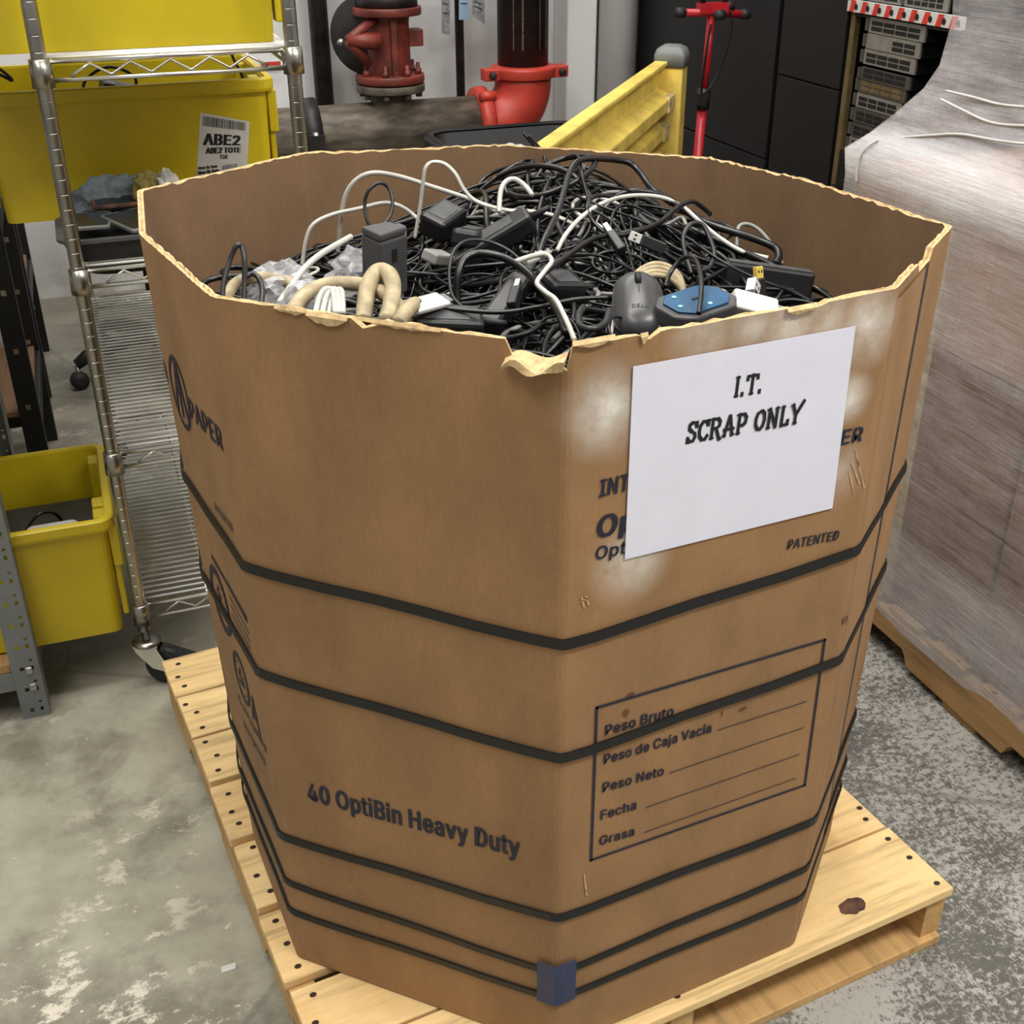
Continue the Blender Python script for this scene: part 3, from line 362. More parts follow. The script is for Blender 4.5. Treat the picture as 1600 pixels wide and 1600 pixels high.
 't': (44, [-1,75,41,75,41,61,-1,61,11,18,11,93,26,93,26,19,27,15,28,13,30,12,33,12,34,12,35,12,37,12,40,13,43,-1,40,-2,37,-2,35,-3,32,-3,23,-1,16,3,12,9], [4,6,5,4,7,6,3,1,0,3,2,1,4,8,7,23,8,4,23,9,8,23,10,9,14,16,15,23,11,10,13,16,14,12,16,13,11,16,12,23,16,11,22,16,23,21,16,22,21,17,16,20,17,21,20,18,17,20,19,18]),
 'u': (79, [51,2,43,-2,35,-3,28,-2,21,0,16,5,12,10,9,18,8,27,8,75,24,75,24,28,25,21,28,16,32,13,39,12,43,12,47,14,50,16,53,20,55,24,55,30,55,75,71,75,71,-2,56,-2,56,20,62,20,57,8], [8,10,9,8,11,10,21,23,22,21,27,23,27,24,23,20,27,21,8,12,11,7,12,8,19,26,20,26,27,20,7,13,12,19,25,26,28,24,27,18,25,19,6,13,7,17,25,18,6,14,13,16,25,17,6,15,14,15,25,16,6,0,15,0,25,15,5,0,6,0,24,28,4,0,5,4,1,0,25,24,0,3,1,4,3,2,1]),
 'v': (75, [45,-2,30,-2,1,75,18,75,34,31,36,24,38,17,40,11,42,2,33,2,35,11,37,17,39,24,41,31,57,75,74,75], [1,3,2,1,4,3,13,15,14,13,0,15,1,5,4,12,0,13,1,11,5,11,6,5,11,6,12,6,0,12,7,0,6,1,10,11,1,9,10,8,0,7,1,8,9,1,0,8]),
 'w': (109, [40,-2,25,-2,2,75,18,75,28,42,30,35,32,27,34,18,36,6,29,6,32,18,34,26,36,34,38,42,47,75,62,75,72,42,73,34,75,27,77,18,80,6,73,6,76,18,78,27,80,34,82,42,91,75,108,75,84,-2,70,-2,60,33,58,38,57,43,55,48,54,54,53,59,51,67,58,67,57,59,55,54,54,48,52,43,51,38,50,33], [1,3,2,1,4,3,13,36,14,36,15,14,36,37,15,37,16,15,25,27,26,25,28,27,13,35,36,38,16,37,39,16,38,13,34,35,40,33,39,33,16,39,13,40,34,40,33,34,32,16,33,13,41,40,31,16,32,13,42,41,1,5,4,24,28,25,12,42,13,31,17,16,30,17,31,12,43,42,1,6,5,30,18,17,23,28,24,11,43,12,29,18,30,11,0,43,1,10,6,10,7,6,29,22,18,22,19,18,22,19,23,19,28,23,10,7,11,7,0,11,8,0,7,20,28,19,29,21,22,1,9,10,1,8,9,1,0,8,29,20,21,29,28,20]),
 'y': (75, [12,-29,10,-29,7,-28,10,-14,14,-15,17,-15,20,-15,22,-14,24,-13,26,-10,27,-6,29,0,1,75,18,75,34,31,36,24,38,17,40,11,42,2,33,2,35,11,37,17,39,24,41,31,57,75,74,75,41,-12,39,-17,36,-22,32,-25,28,-28,23,-29,18,-30,15,-30], [11,13,12,11,14,13,23,25,24,23,18,25,18,26,25,11,15,14,22,18,23,21,16,22,16,18,22,11,21,15,21,16,15,11,20,21,17,18,16,11,19,20,11,18,19,11,26,18,10,26,11,9,26,10,8,26,9,8,27,26,7,27,8,2,4,3,6,27,7,2,5,4,5,27,6,2,27,5,2,28,27,2,29,28,2,30,29,2,31,30,1,31,2,0,31,1,0,32,31,33,32,0]),
 'í': (32, [22,81,8,81,19,104,37,104,24,-2,8,-2,8,75,24,75], [5,7,6,5,4,7,1,3,2,1,0,3])}
SPACE = 36
def text_mesh(body, bold=.0, shear=0):
    """Letter shapes as flat triangles, normalised so that the width is 1 and the height of capitals is 1."""
    v = []; f = []; x = 0
    for ch in body:
        if ch == ' ': x += SPACE; continue
        ad, q, t = GLY[ch]; b = len(v)
        v += [(x+q[i]+shear*q[i+1], q[i+1]/100) for i in range(0, len(q), 2)]; f += [tuple(b+k for k in t[i:i+3]) for i in range(0, len(t), 3)]; x += ad+7
    x0 = min(p[0] for p in v); x1 = max(p[0] for p in v)
    return [((p[0]-x0)/(x1-x0), p[1]) for p in v], f
def letter(mb, body, surf, s0, z0, s1, z1, h, mat, bold=.02, shear=0):
    """Puts the words on a surface: baseline from (s0, z0) to (s1, z1), capitals h tall; surf(s, z) gives the point."""
    v, f = text_mesh(body, bold, shear); W = abs(s1-s0)
    a = surf(s0, z0); nrm = (surf(s0+.01, z0)-a).cross(surf(s0, z0+.01)-a).normalized()
    for k in (-1, 0, 1):  # three passes broaden the strokes
        dx = k*bold*h*1.25/W if W else 0
        mb.add([surf(s0+(s1-s0)*x+dx*W, z0+(z1-z0)*x+h*y)+nrm*(.00004*(k+1)) for x, y in v], f, mat)
# ------------------------------------------------------------------ the room
mb = MB(); mb.box(-5, 6, -5, 6.5, -.12, 0, 'floor'); struct(mb.build('floor'))
WV = 3.975
mb = MB(); mb.box(-4, 5.2, WV, WV+.15, 0, 4.6, 'wall'); struct(mb.build('wall_back', rz=AN))
mb = MB(); mb.box(2.75, 2.9, -4, WV, 0, 4.6, 'wall'); struct(mb.build('wall_right', rz=AN))
# white pilaster and boxed column in front of the back wall
a = atv(889, 100, 3.8); b = atv(936, 100, 3.8); c_ = atv(990, 100, 3.8)
ua, ub, uc = a.dot(EU), b.dot(EU), c_.dot(EU)
mb = MB(); mb.box(ua, ub-.004, 3.82, WV, 0, 4.6, 'pole_white'); struct(mb.build('trim_1', rz=AN, bevel=.01))
mb = MB(); mb.lathe([((uc-ub)/2, 0), ((uc-ub)/2, 4.6)], 'pole_white', 40, Matrix.Translation(((ub+uc)/2, 3.80, 0))); struct(mb.build('trim_2', rz=AN))

# ------------------------------------------------------------------ pallets
def nailspots(mb, x, y, z, r=.0045):
    n = 8; vs = [(x+r*1.2*math.cos(2*math.pi*k/n), y+r*math.sin(2*math.pi*k/n), z) for k in range(n)]; mb.add(vs, [tuple(range(n))], 'nail')
def pallet(root, W, boards, strx, H=.12, bt=.018, wood_='wood', sw=.038, notch=True, bottoms=None, rnd=0, bottom_mat=None):
    R = random.Random(rnd); y0 = min(b[0] for b in boards); y1 = max(b[1] for b in boards)
    for (a, b) in boards:
        mb = MB(); dx = R.uniform(-.006, .006); dz = R.uniform(-.0015, .0)
        mb.box(-dx, W-dx*.5, a, b, H-bt, H+dz, wood_)
        nn = 3 if b-a > .11 else 2
        for x in strx:
            for k in range(nn): nailspots(mb, x+sw/2+R.uniform(-.01, .01), a+(b-a)*(k+.5)/nn+R.uniform(-.008, .008), H+dz+.0006)
        mb.build('deck_board', root, bevel=.0025)
    for x in strx:
        mb = MB(); z0, z1 = bt, H-bt; L = y1-y0
        prof = [(y0+.01, z0)]
        if notch:
            for f0, f1 in ((.16, .38), (.62, .84)):
                A_, B_ = y0+L*f0, y0+L*f1; nz = z0+.032
                prof += [(A_, z0), (A_+.012, nz-.008), (A_+.022, nz), (B_-.022, nz), (B_-.012, nz-.008), (B_, z0)]
        prof += [(y1-.01, z0), (y1-.01, z1), (y0+.01, z1)]
        mb.prism(prof, sw, wood_+'_y' if wood_ == 'wood' else wood_, frame((x, 0, 0), Vector((0, 1, 0)), Vector((0, 0, 1)), Vector((1, 0, 0))))
        mb.build('stringer', root)
    for (a, b) in (bottoms or []):
        mb = MB(); mb.box(.004, W-.004, a, b, 0, bt, bottom_mat or wood_); mb.build('bottom_board', root, bevel=.002)
pr = thing('wooden_pallet', 'pale pine pallet under the octagonal cardboard bin', 'pallet', (-.291, -.02, 0))
PB = [(0, .148), (.153, .270), (.287, .425), (.440, .586), (.601, .742), (.757, .884), (.891, 1.022), (1.028, 1.158)]
pallet(pr, .983, PB, (.0, .4725, .945), bottom_mat='wood_y', bottoms=[(.0, .12), (.31, .41), (.50, .60), (.70, .80), (1.04, 1.156)], rnd=3)
# dark knot on the near board
kb = [o for o in pr.children if o.name.startswith('deck_board')][0]
mb = MB(); c0 = atz(1331, 1416, .12)-Vector(pr.location); n = 18; R = random.Random(5)
ring = [(c0.x+(.021+.005*R.random())*math.cos(2*math.pi*k/n), c0.y+(.0125+.004*R.random())*math.sin(2*math.pi*k/n), .1206) for k in range(n)]
mb.add(ring, [tuple(range(n))], 'knot'); mb.build('wood_knot', kb)

# ------------------------------------------------------------------ octagonal bin
TOP = [(0, 0), (-.2651, .3026), (-.287, .587), (-.247, .818), (.033, .954), (.3435, .861), (.587, .633), (.631, .46), (.636, .162), (.399, 0)]
BOT = [(0, 0), (-.2651, .3026), (-.258, .572), (-.205, .79), (.03, .915), (.33, .835), (.56, .62), (.596, .46), (.603, .165), (.399, 0)]
ZB, ZT = .12, 1.122
NAMES = 'A B C D E F G G2 H J'.split()
BR = Vector((.18, .45, .12))
bn = thing('cardboard_bin', 'octagonal brown cardboard bin full of cables on a pine pallet', 'bin', BR)
def face(i, j, off=.0012):
    """Surface of the panel from corner i to corner j: s metres along it, z height, off metres outside."""
    a0, a1, b0, b1 = Vector(BOT[i]), Vector(TOP[i]), Vector(BOT[j]), Vector(TOP[j]); L = (b1-a1).length
    cen = Vector((.18, .45))
    def f(s, z):
        k = (z-ZB)/(ZT-ZB); a = a0.lerp(a1, k); b = b0.lerp(b1, k); p = a.lerp(b, s/L)
        d = (b-a).normalized(); nn = Vector((-d.y, d.x))
        if nn.dot(p-cen) < 0: nn = -nn
        p = p+nn*off; return Vector((p.x, p.y, z))-BR
    f.L = L; return f
fAB = face(1, 0); fJA = face(0, 9); fBC = face(2, 1); fHJ = face(9, 8)
def sz(px, py, i, j, f):  # pixel on a panel -> (s, z)
    a = Vector(TOP[i]).lerp(Vector(BOT[i]), .4); b = Vector(TOP[j]).lerp(Vector(BOT[j]), .4); d = (b-a).normalized()
    q = atpl(px, py, (a.x, a.y, 0), Vector((-d.y, d.x, 0))); return ((Vector((q.x, q.y))-a).dot(d)*f.L/(b-a).length, q.z)
# outline with small fold radii; each point carries weights of bottom and top polygons
def outline(poly, off=0.0, per=30, fold=.006):
    n = len(poly); P = [Vector(p) for p in poly]; out = []
    nm = []
    for i in range(n):
        d = (P[(i+1) % n]-P[i]).normalized(); q = Vector((-d.y, d.x)); mid = (P[i]+P[(i+1) % n])/2
        nm.append(q if q.dot(mid-Vector((.18, .45))) > 0 else -q)
    O = []
    for i in range(n):
        n0, n1 = nm[i-1], nm[i]; b = (n0+n1).normalized(); O.append(P[i]+b*(off/max(.3, b.dot(n1))))
    for i in range(n):
        a, b = O[i], O[(i+1) % n]; L = (b-a).length; d = (b-a)/L
        e_ = fold/L; ts = [e_] + [e_+(1-2*e_)*(k+.5)/per for k in range(per)] + [1-e_]
        out.append((i, 0.0, a.lerp((O[i-1]-a).normalized()*fold*.35+(b-a).normalized()*fold*.35+a, 1)))
        for t in ts: out.append((i, t, a+d*(L*t)))
    return out
R = random.Random(11)
TH = .008
def rimz(i, t, seg_p):
    j = .0012*mnoise.noise(Vector((seg_p*12, i*3.1, 0)))+.0012*mnoise.noise(Vector((seg_p*55, i*3.1, 0)))+.0022*max(0, mnoise.noise(Vector((seg_p*110, 7+i, 2))))
    z = ZT+j-.001
    if i == 0:  # order of TOP: panel 0 is A-B walked from A
        s = t*.4023
        if s < .052: z = 1.094+.012*(1-s/.052)*(.3+.7*abs(math.sin(s*90)))
        elif s < .062: z = 1.134
        elif .20 < s < .235: z -= .010*math.sin((s-.20)/.035*math.pi)
    if i == 9:  # J-A walked from J
        s = (1-t)*.399
        if s < .012: z = 1.127
        if .085 < s < .095: z -= .007
        if .27 < s < .30: z -= .004
    if i == 8 and .40 < t < .62: z -= .012
    return z
oT, oB = outline(TOP), outline(BOT); iT, iB = outline(TOP, -TH), outline(BOT, -TH)
mb = MB(); N = len(oT); rows = 7
vs = []; acc = 0; zs = []
for k in range(N):
    i, t, p = oT[k]; acc += (Vector(oT[k][2])-Vector(oT[k-1][2])).length if k else 0; zs.append(rimz(i, t, acc))
def colpts(T, B, k, z1):
    return [(lambda q: (T[k][2].lerp(B[k][2], 1-q)).to_3d()+Vector((0, 0, ZB+.001+(z1-ZB-.001)*q))-BR)(r/rows) for r in range(rows+1)]
outer = [colpts(oT, oB, k, zs[k]) for k in range(N)]; inner = [colpts(iT, iB, k, zs[k]+R.uniform(-.002, .0015)) for k in range(N)]
def grid(cols, flip, mat):
    v = [p for c in cols for p in c]; f = []; h = rows+1
    for k in range(N):
        k2 = (k+1) % N
        for r in range(rows):
            q = (k*h+r, k2*h+r, k2*h+r+1, k*h+r+1); f.append(q[::-1] if flip else q)
    mb.add(v, f, mat)
bl = []  # soft white tape glare round the sign, painted into the board colour
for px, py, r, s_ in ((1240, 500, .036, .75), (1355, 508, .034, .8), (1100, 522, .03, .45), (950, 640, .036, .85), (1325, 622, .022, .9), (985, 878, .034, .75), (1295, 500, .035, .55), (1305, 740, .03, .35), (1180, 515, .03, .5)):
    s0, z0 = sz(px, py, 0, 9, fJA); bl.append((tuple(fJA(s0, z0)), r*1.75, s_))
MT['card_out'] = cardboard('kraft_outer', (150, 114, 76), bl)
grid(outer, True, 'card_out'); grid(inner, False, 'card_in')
# torn rim, three plies
rim = []; f = []
for k in range(N):
    o, i_ = outer[k][-1], inner[k][-1]
    q = R.uniform(.0, .002); ply = [o, o.lerp(i_, .3)+Vector((0, 0, q)), o.lerp(i_, .5)+Vector((0, 0, -.002+R.uniform(-.001, .001))), o.lerp(i_, .7)+Vector((0, 0, R.uniform(-.001, .002))), i_]
    rim += ply
for k in range(N):
    k2 = (k+1) % N
    for r in range(4): f.append((k*5+r, k*5+r+1, k2*5+r+1, k2*5+r))
mb.add(rim, f, 'card_edge')
# floor of the bin
mb.add([c[1]-Vector((0, 0, .12)) for c in inner], [tuple(range(N))], 'card_in')
mb.build('bin_wall', bn)
# torn flap hanging at the notch of the near corner
mb = MB()
prof = []
for k in range(14):
    t = k/13; s = .338+.064*t; z = 1.101+.010*t+.004*math.sin(t*7); p = face(1, 0, .003)(s, z); q = face(1, 0, .012+.006*math.sin(t*3))(s, z-.008+.003*math.sin(t*11)); e_ = face(1, 0, .016)(s+.002, z-.002+.004*math.sin(t*9)); g_ = face(1, 0, -.004)(s, z+.004)
    prof.append((g_, p, e_, q))
v = [x for r_ in prof for x in r_]; f = []
for k in range(13):
    for r_ in range(4): f.append((k*4+r_, k*4+(r_+1) % 4, (k+1)*4+(r_+1) % 4, (k+1)*4+r_))
mb.add(v, f, 'card_edge'); mb.build('torn_flap', bn)
# curled shreds of liner along the broken rim
def shred(sf, s0, s1, z, drop, amp, seed):
    RR = random.Random(seed); n = max(6, int((s1-s0)/.006)); rows_ = []
    for k in range(n+1):
        t = k/n; s = s0+(s1-s0)*t; d = drop*math.sin(math.pi*min(1, max(.04, t)))*(.6+.6*RR.random())
        rows_.append((sf(s, z+.003), sf(s, z-.001)+(sf.nrm*amp), sf(s, z-d)+sf.nrm*(amp*.8), sf(s, z-d*.6)))
    v = [x for r_ in rows_ for x in r_]; f = []
    for k in range(n):
        for r_ in range(4): f.append((k*4+r_, k*4+(r_+1) % 4, (k+1)*4+(r_+1) % 4, (k+1)*4+r_))
    mb.add(v, f, 'card_edge')
fAB.nrm = Vector((-.751, -.660, 0)); fJA.nrm = Vector((0, -1, 0))
for _a, _b, z_, dr, am_, sd, fc in (((480, 487), (545, 497), 1.119, .011, .003, 1, 'AB'), ((430, 478), (480, 490), 1.121, .006, .002, 2, 'AB'), ((560, 500), (690, 512), 1.121, .004, .002, 3, 'AB'),
        ((1000, 512), (1012, 510), 1.121, .012, .002, 4, 'JA'), ((893, 530), (960, 520), 1.125, .005, .003, 5, 'JA'), ((1228, 478), (1275, 472), 1.120, .007, .004, 6, 'JA')):
    ff = fAB if fc == 'AB' else fJA; ij = (1, 0) if fc == 'AB' else (0, 9); mb = MB()
    shred(ff, sz(*_a, *ij, ff)[0], sz(*_b, *ij, ff)[0], z_, dr, am_, sd); mb.build('torn_liner', bn)
# overlapping glue flap on the narrow right panel, shade in the gap at its edge laid on as a dark strip
mb = MB(); g = face(9, 8, .0); g2 = face(9, 8, .0022); L = fHJ.L
ss = [.013, .03, .06, .5*L-.004]
zz = [ZB+.02+(1.108-ZB-.02)*k/8 for k in range(9)]
v = []; f = []
for z in zz: v += [g(.010, z)] + [g2(s, z) for s in ss] + [g(ss[-1], z)]
w_ = len(ss)+2
for r_ in range(8):
    for k in range(w_-1): f.append((r_*w_+k, r_*w_+k+1, (r_+1)*w_+k+1, (r_+1)*w_+k))
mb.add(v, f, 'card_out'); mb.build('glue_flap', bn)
mb = MB(); g = face(9, 8, .0015); v = []; f = []
for z in zz: v += [g(.5*L-.005, z), g(.5*L+.018, z)]
for r_ in range(8): f.append((r_*2, r_*2+1, r_*2+3, r_*2+2))
mb.add(v, f, 'pipe_black'); o = mb.build('seam_shade', bn); tag(o, 'dark strip for the shade in the glue flap seam')
# black straps
SZ = [(.7828, .788, .796), (.6254, .6325, .6354), (.3700, .3588, .3648), (.2706, .2724, .276), (.2230, .2157, .2195)]
SH = (.0125, .0125, .0115, .0095, .0095)
def strap(zA, zB, zJ, h):
    mb = MB(); zc = [zA, zB]+[(zA+zB+zJ)/3]*7+[zJ]; vs = []; fs = []; zm = sum((zA, zB, zJ))/3
    k_ = (zm-ZB)/(ZT-ZB); poly = [tuple(Vector(BOT[i]).lerp(Vector(TOP[i]), k_)) for i in range(10)]
    O = outline(poly, .0015, 6, .01); O2 = outline(poly, .0045, 6, .01); n = len(O)
    for k in range(n):
        i, t, p = O[k]; z = zc[i]*(1-t)+zc[(i+1) % 10]*t + .0012*math.sin(k*1.7)
        q = O2[k][2]
        for (pp, dz) in ((p, -h/2), (q, -h/2), (q, h/2), (p, h/2)): vs.append(Vector((pp.x, pp.y, z+dz))-BR)
    for k in range(n):
        k2 = (k+1) % n
        for r_ in range(4): fs.append((k*4+r_, k2*4+r_, k2*4+(r_+1) % 4, k*4+(r_+1) % 4))
    mb.add(vs, fs, 'strap'); return mb.build('strap', bn)
for q, h in zip(SZ, SH): strap(*q, h)
# blue tape patch wrapped round the near fold
mb = MB(); v = []; f = []
t1 = face(1, 0, .0052); t2 = face(0, 9, .0052)
for z in (.2125, .225, .25, .275, .288): v += [t1(.4023-.024, z), t1(.4023-.006, z), face(1, 0, .0056)(.4023, z), t2(.006, z), t2(.027, z)]
for r_ in range(4):
    for k in range(4): f.append((r_*5+k, r_*5+k+1, (r_+1)*5+k+1, (r_+1)*5+k))
mb.add(v, f, 'navy'); mb.build('corner_tape', bn)

# ------------------------------------------------------------------ printing on the bin
def words(mb, body, i, j, f, p0, p1, h, mat='ink', bold=.02, shear=0):
    (s0, z0), (s1, z1) = sz(*p0, i, j, f), sz(*p1, i, j, f); letter(mb, body, f, s0, z0, s1, z1, h, mat, bold, shear)
def stroke(mb, f, a, b, w, mat):
    d = (Vector(b)-Vector(a)); n = Vector((-d.y, d.x)).normalized()*(w/2); a, b = Vector(a), Vector(b)
    mb.add([f(*(a-n)), f(*(b-n)), f(*(b+n)), f(*(a+n))], [(0, 1, 2, 3)], mat)
def ringm(mb, f, c, r0, r1, mat, n=40, sx=1.0):
    v = []; fs = []
    for k in range(n):
        a = 2*math.pi*k/n; v += [f(c[0]+r0*sx*math.cos(a), c[1]+r0*math.sin(a)), f(c[0]+r1*sx*math.cos(a), c[1]+r1*math.sin(a))]
    for k in range(n): k2 = (k+1) % n; fs.append((2*k, 2*k+1, 2*k2+1, 2*k2))
    mb.add(v, fs, mat)
mb = MB(); words(mb, '40 OptiBin Heavy Duty', 1, 0, fAB, (483, 1249), (812, 1338), .0305, bold=.028); mb.build('printed_words', bn)
mb = MB()
for t, p0, p1, h in (('Peso Bruto', (945, 1148), (1051, 1117), .0145), ('Peso de Caja Vacía', (943, 1193), (1110, 1143), .0145), ('Peso Neto', (941, 1237), (1036, 1210), .0145), ('Fecha', (938, 1280), (993, 1263), .0145), ('Grasa', (936, 1320), (990, 1304), .0145)):
    words(mb, t, 0, 9, fJA, p0, p1, h, bold=.022)
for a, b in (((1060, 1114), (1150, 1090)), ((1121, 1140), (1260, 1095)), ((1045, 1207), (1255, 1136)), ((1008, 1261), (1248, 1178)), ((1005, 1300), (1243, 1215))):
    stroke(mb, fJA, sz(*a, 0, 9, fJA), sz(*b, 0, 9, fJA), .0012, 'ink')
mb.build('printed_form', bn)
mb = MB(); cs = [sz(*p, 0, 9, fJA) for p in ((932, 1105), (1288, 999), (1257, 1226), (923, 1343))]
for k in range(4):
    a, b = Vector(cs[k]), Vector(cs[(k+1) % 4]); d = (b-a).normalized()*.0018; stroke(mb, fJA, a-d, b+d, .0036, 'ink')
mb.build('printed_form_border', bn)
for a_ in (('INTERNATIONAL', (936, 776), (1140, 727), .0195, .024, .08), ('PAPER', (1255, 706), (1345, 688), .0180, .024, .08), ('OptiBin', (933, 840), (1085, 803), .0255, .035, .1), ('OptiBin', (930, 874), (1025, 853), .0155, .014, .1), ('PATENTED', (1229, 858), (1309, 842), .0125, .02, .12)):
    mb = MB(); words(mb, a_[0], 0, 9, fJA, a_[1], a_[2], a_[3], bold=a_[4], shear=a_[5]); mb.build('printed_words', bn)
# scuffs and stains on the front right panel
mb = MB()
for a, b, w_ in (((908, 932), (912, 948), .0022), ((914, 930), (919, 944), .002), ((906, 940), (918, 934), .0016), ((912, 1364), (916, 1398), .0022), ((1330, 722), (1342, 756), .0016), ((1338, 716), (1350, 762), .0012), ((1326, 735), (1334, 772), .0012), ((1336, 700), (1341, 730), .0012)):
    stroke(mb, fJA, sz(*a, 0, 9, fJA), sz(*b, 0, 9, fJA), w_, 'scuff')
mb.build('scuff_mark', bn)
mb = MB()
for (px, py, w_, h_) in ((978, 1113, .004, .006), (985, 1085, .005, .003), (1160, 1107, .006, .0025), (1128, 1114, .0012, .005), (1320, 968, .004, .006)):
    mb = MB(); s0, z0 = sz(px, py, 0, 9, fJA); mb.add([fJA(s0+w_*math.cos(k*.785)*(1+.3*math.sin(k*2.3)), z0+h_*math.sin(k*.785)) for k in range(8)], [tuple(range(8))], 'stain'); mb.build('stain_mark', bn)
# left panel: round emblem, words, certificate mark and recycling mark
i_, j_ = 2, 1
def em(px, py): return sz(px, py, i_, j_, fBC)
mb = MB()
c0 = em(288, 614); c1 = em(288, 566)
ringm(mb, fBC, c0, .043, .050, 'ink', 44, .82)
for a, b, w_ in (((-.026, -.032), (0, .042), .008), ((.026, -.032), (0, .042), .008), ((0, -.034), (0, .022), .007), ((-.016, -.004), (0, .016), .006), ((.016, -.004), (0, .016), .006)):
    stroke(mb, fBC, (c0[0]+a[0], c0[1]+a[1]), (c0[0]+b[0], c0[1]+b[1]), w_, 'ink')
letter(mb, 'AL', fBC, .004, em(266, 590)[1]+.008, em(274, 604)[0]-.004, em(274, 604)[1]+.004, .026, 'ink')
mb.build('printed_emblem', bn)
mb = MB(); words(mb, 'PAPER', i_, j_, fBC, (304, 652), (351, 704), .028, bold=.025); mb.build('printed_words', bn)
mb = MB(); words(mb, 'PATENTED', i_, j_, fBC, (339, 796), (366, 832), .011, bold=.014); mb.build('printed_words', bn)
mb = MB(); c0 = em(343, 938)
ringm(mb, fBC, c0, .040, .052, 'ink', 44, .93)
for a, b, w_ in (((0, -.026), (0, .026), .004), ((-.014, -.012), (.012, .014), .003), ((.014, -.012), (-.012, .014), .003), ((-.01, .012), (.008, .026), .003)):
    stroke(mb, fBC, (c0[0]+a[0], c0[1]+a[1]), (c0[0]+b[0], c0[1]+b[1]), w_, 'ink')
for (a, b, w_) in (((331, 868), (386, 966), .007), ((352, 905), (387, 972), .004), ((358, 930), (390, 990), .0026), ((360, 944), (391, 1002), .0026), ((362, 958), (392, 1014), .0026)):
    stroke(mb, fBC, em(*a), em(*b), w_, 'ink')
mb.build('printed_certificate_mark', bn)
mb = MB(); c0 = em(375, 1060)
ringm(mb, fBC, c0, .033, .041, 'ink', 40, .93); ringm(mb, fBC, (c0[0], c0[1]), .026, .0275, 'ink', 40, .93)
for k in range(3):
    a = math.pi/2+k*2*math.pi/3; p = Vector((math.cos(a), math.sin(a)))*.017; q = Vector((math.cos(a+2.09), math.sin(a+2.09)))*.017
    stroke(mb, fBC, Vector(c0)+p, Vector(c0)+p.lerp(q, .66), .007, 'ink')
s0, z0 = em(396, 1112)
for a, b in (((-.013, -.02), (0, .026)), ((.02, -.032), (0, .026)), ((-.008, -.008), (.009, -.010))): stroke(mb, fBC, (s0+a[0], z0+a[1]), (s0+b[0], z0+b[1]), .007, 'ink')
words(mb, 'Corrugated', i_, j_, fBC, (369, 1095), (416, 1176), .014, bold=.02)
words(mb, 'Recycles', i_, j_, fBC, (378, 1137), (414, 1196), .014, bold=.02)
mb.build('printed_recycling_mark', bn)

# ------------------------------------------------------------------ paper sign taped on the bin
sg = [Vector(fJA(*sz(*p, 0, 9, fJA)))+BR for p in ((975, 873), (1299, 793), (1335, 509), (988, 572))]
c0 = (sg[0]+sg[2])/2; root = thing('paper_sign', 'white paper sign reading I.T. SCRAP ONLY on the bin', 'sign', c0)
mb = MB(); q = [p-c0+Vector((0, -.0008, 0)) for p in sg]; back = [p-c0+Vector((0, -.0002, 0)) for p in sg]
mb.add(back+q, [(3, 2, 1, 0), (4, 5, 6, 7), (0, 1, 5, 4), (1, 2, 6, 5), (2, 3, 7, 6), (3, 0, 4, 7)], 'paper'); mb.build('sheet', root)
GL = {  # slab letters in a unit-high box: (width, thick strokes, slabs)
 'I': (.42, [((.21, 0), (.21, 1))], [(.21, 0), (.21, 1)]),
 'T': (.78, [((.39, 0), (.39, 1)), ((.04, .93), (.74, .93)), ((.06, .95), (.04, .74)), ((.72, .95), (.74, .74))], [(.39, 0)]),
 'S': (.66, [((.60, .76), (.52, .93), (.30, .97), (.12, .86), (.12, .67), (.30, .55), (.50, .44), (.56, .27), (.44, .08), (.22, .05), (.06, .2)), ((.6, .98), (.6, .72)), ((.06, .28), (.06, .02))], []),
 'C': (.72, [((.66, .74), (.5, .93), (.3, .93), (.13, .75), (.09, .48), (.14, .22), (.32, .05), (.52, .06), (.68, .24)), ((.66, .98), (.66, .70))], []),
 'R': (.84, [((.18, 0), (.18, 1)), ((.18, .95), (.52, .95), (.68, .8), (.64, .58), (.46, .5), (.18, .5)), ((.44, .5), (.72, -.08), (.84, -.04))], [(.18, 0), (.12, 1)]),
 'A': (.86, [((.14, 0), (.42, 1)), ((.44, 1), (.70, 0)), ((.06, .34), (.80, .34))], [(.13, 0), (.71, 0)]),
 'P': (.72, [((.18, 0), (.18, 1)), ((.18, .95), (.5, .95), (.66, .78), (.62, .52), (.46, .42), (.18, .42))], [(.18, 0), (.12, 1)]),
 'O': (.80, [((.4, .95), (.2, .86), (.1, .6), (.12, .3), (.28, .07), (.46, .05), (.64, .2), (.71, .5), (.66, .8), (.48, .95), (.4, .95))], []),
 'N': (.88, [((.18, 0), (.18, 1)), ((.16, .98), (.70, .02)), ((.70, 0), (.70, 1))], [(.18, 0), (.70, 1), (.12, 1)]),
 'L': (.68, [((.18, 0), (.18, 1)), ((.18, .05), (.62, .05)), ((.62, .02), (.62, .28))], [(.18, 1)]),
 'Y': (.86, [((.42, 0), (.42, .45)), ((.42, .45), (.12, 1)), ((.42, .45), (.92, 1.12))], [(.42, 0), (.13, 1)]),
 '.': (.30, [((.12, .0), (.12, .16))], []), ' ': (.42, [], [])}
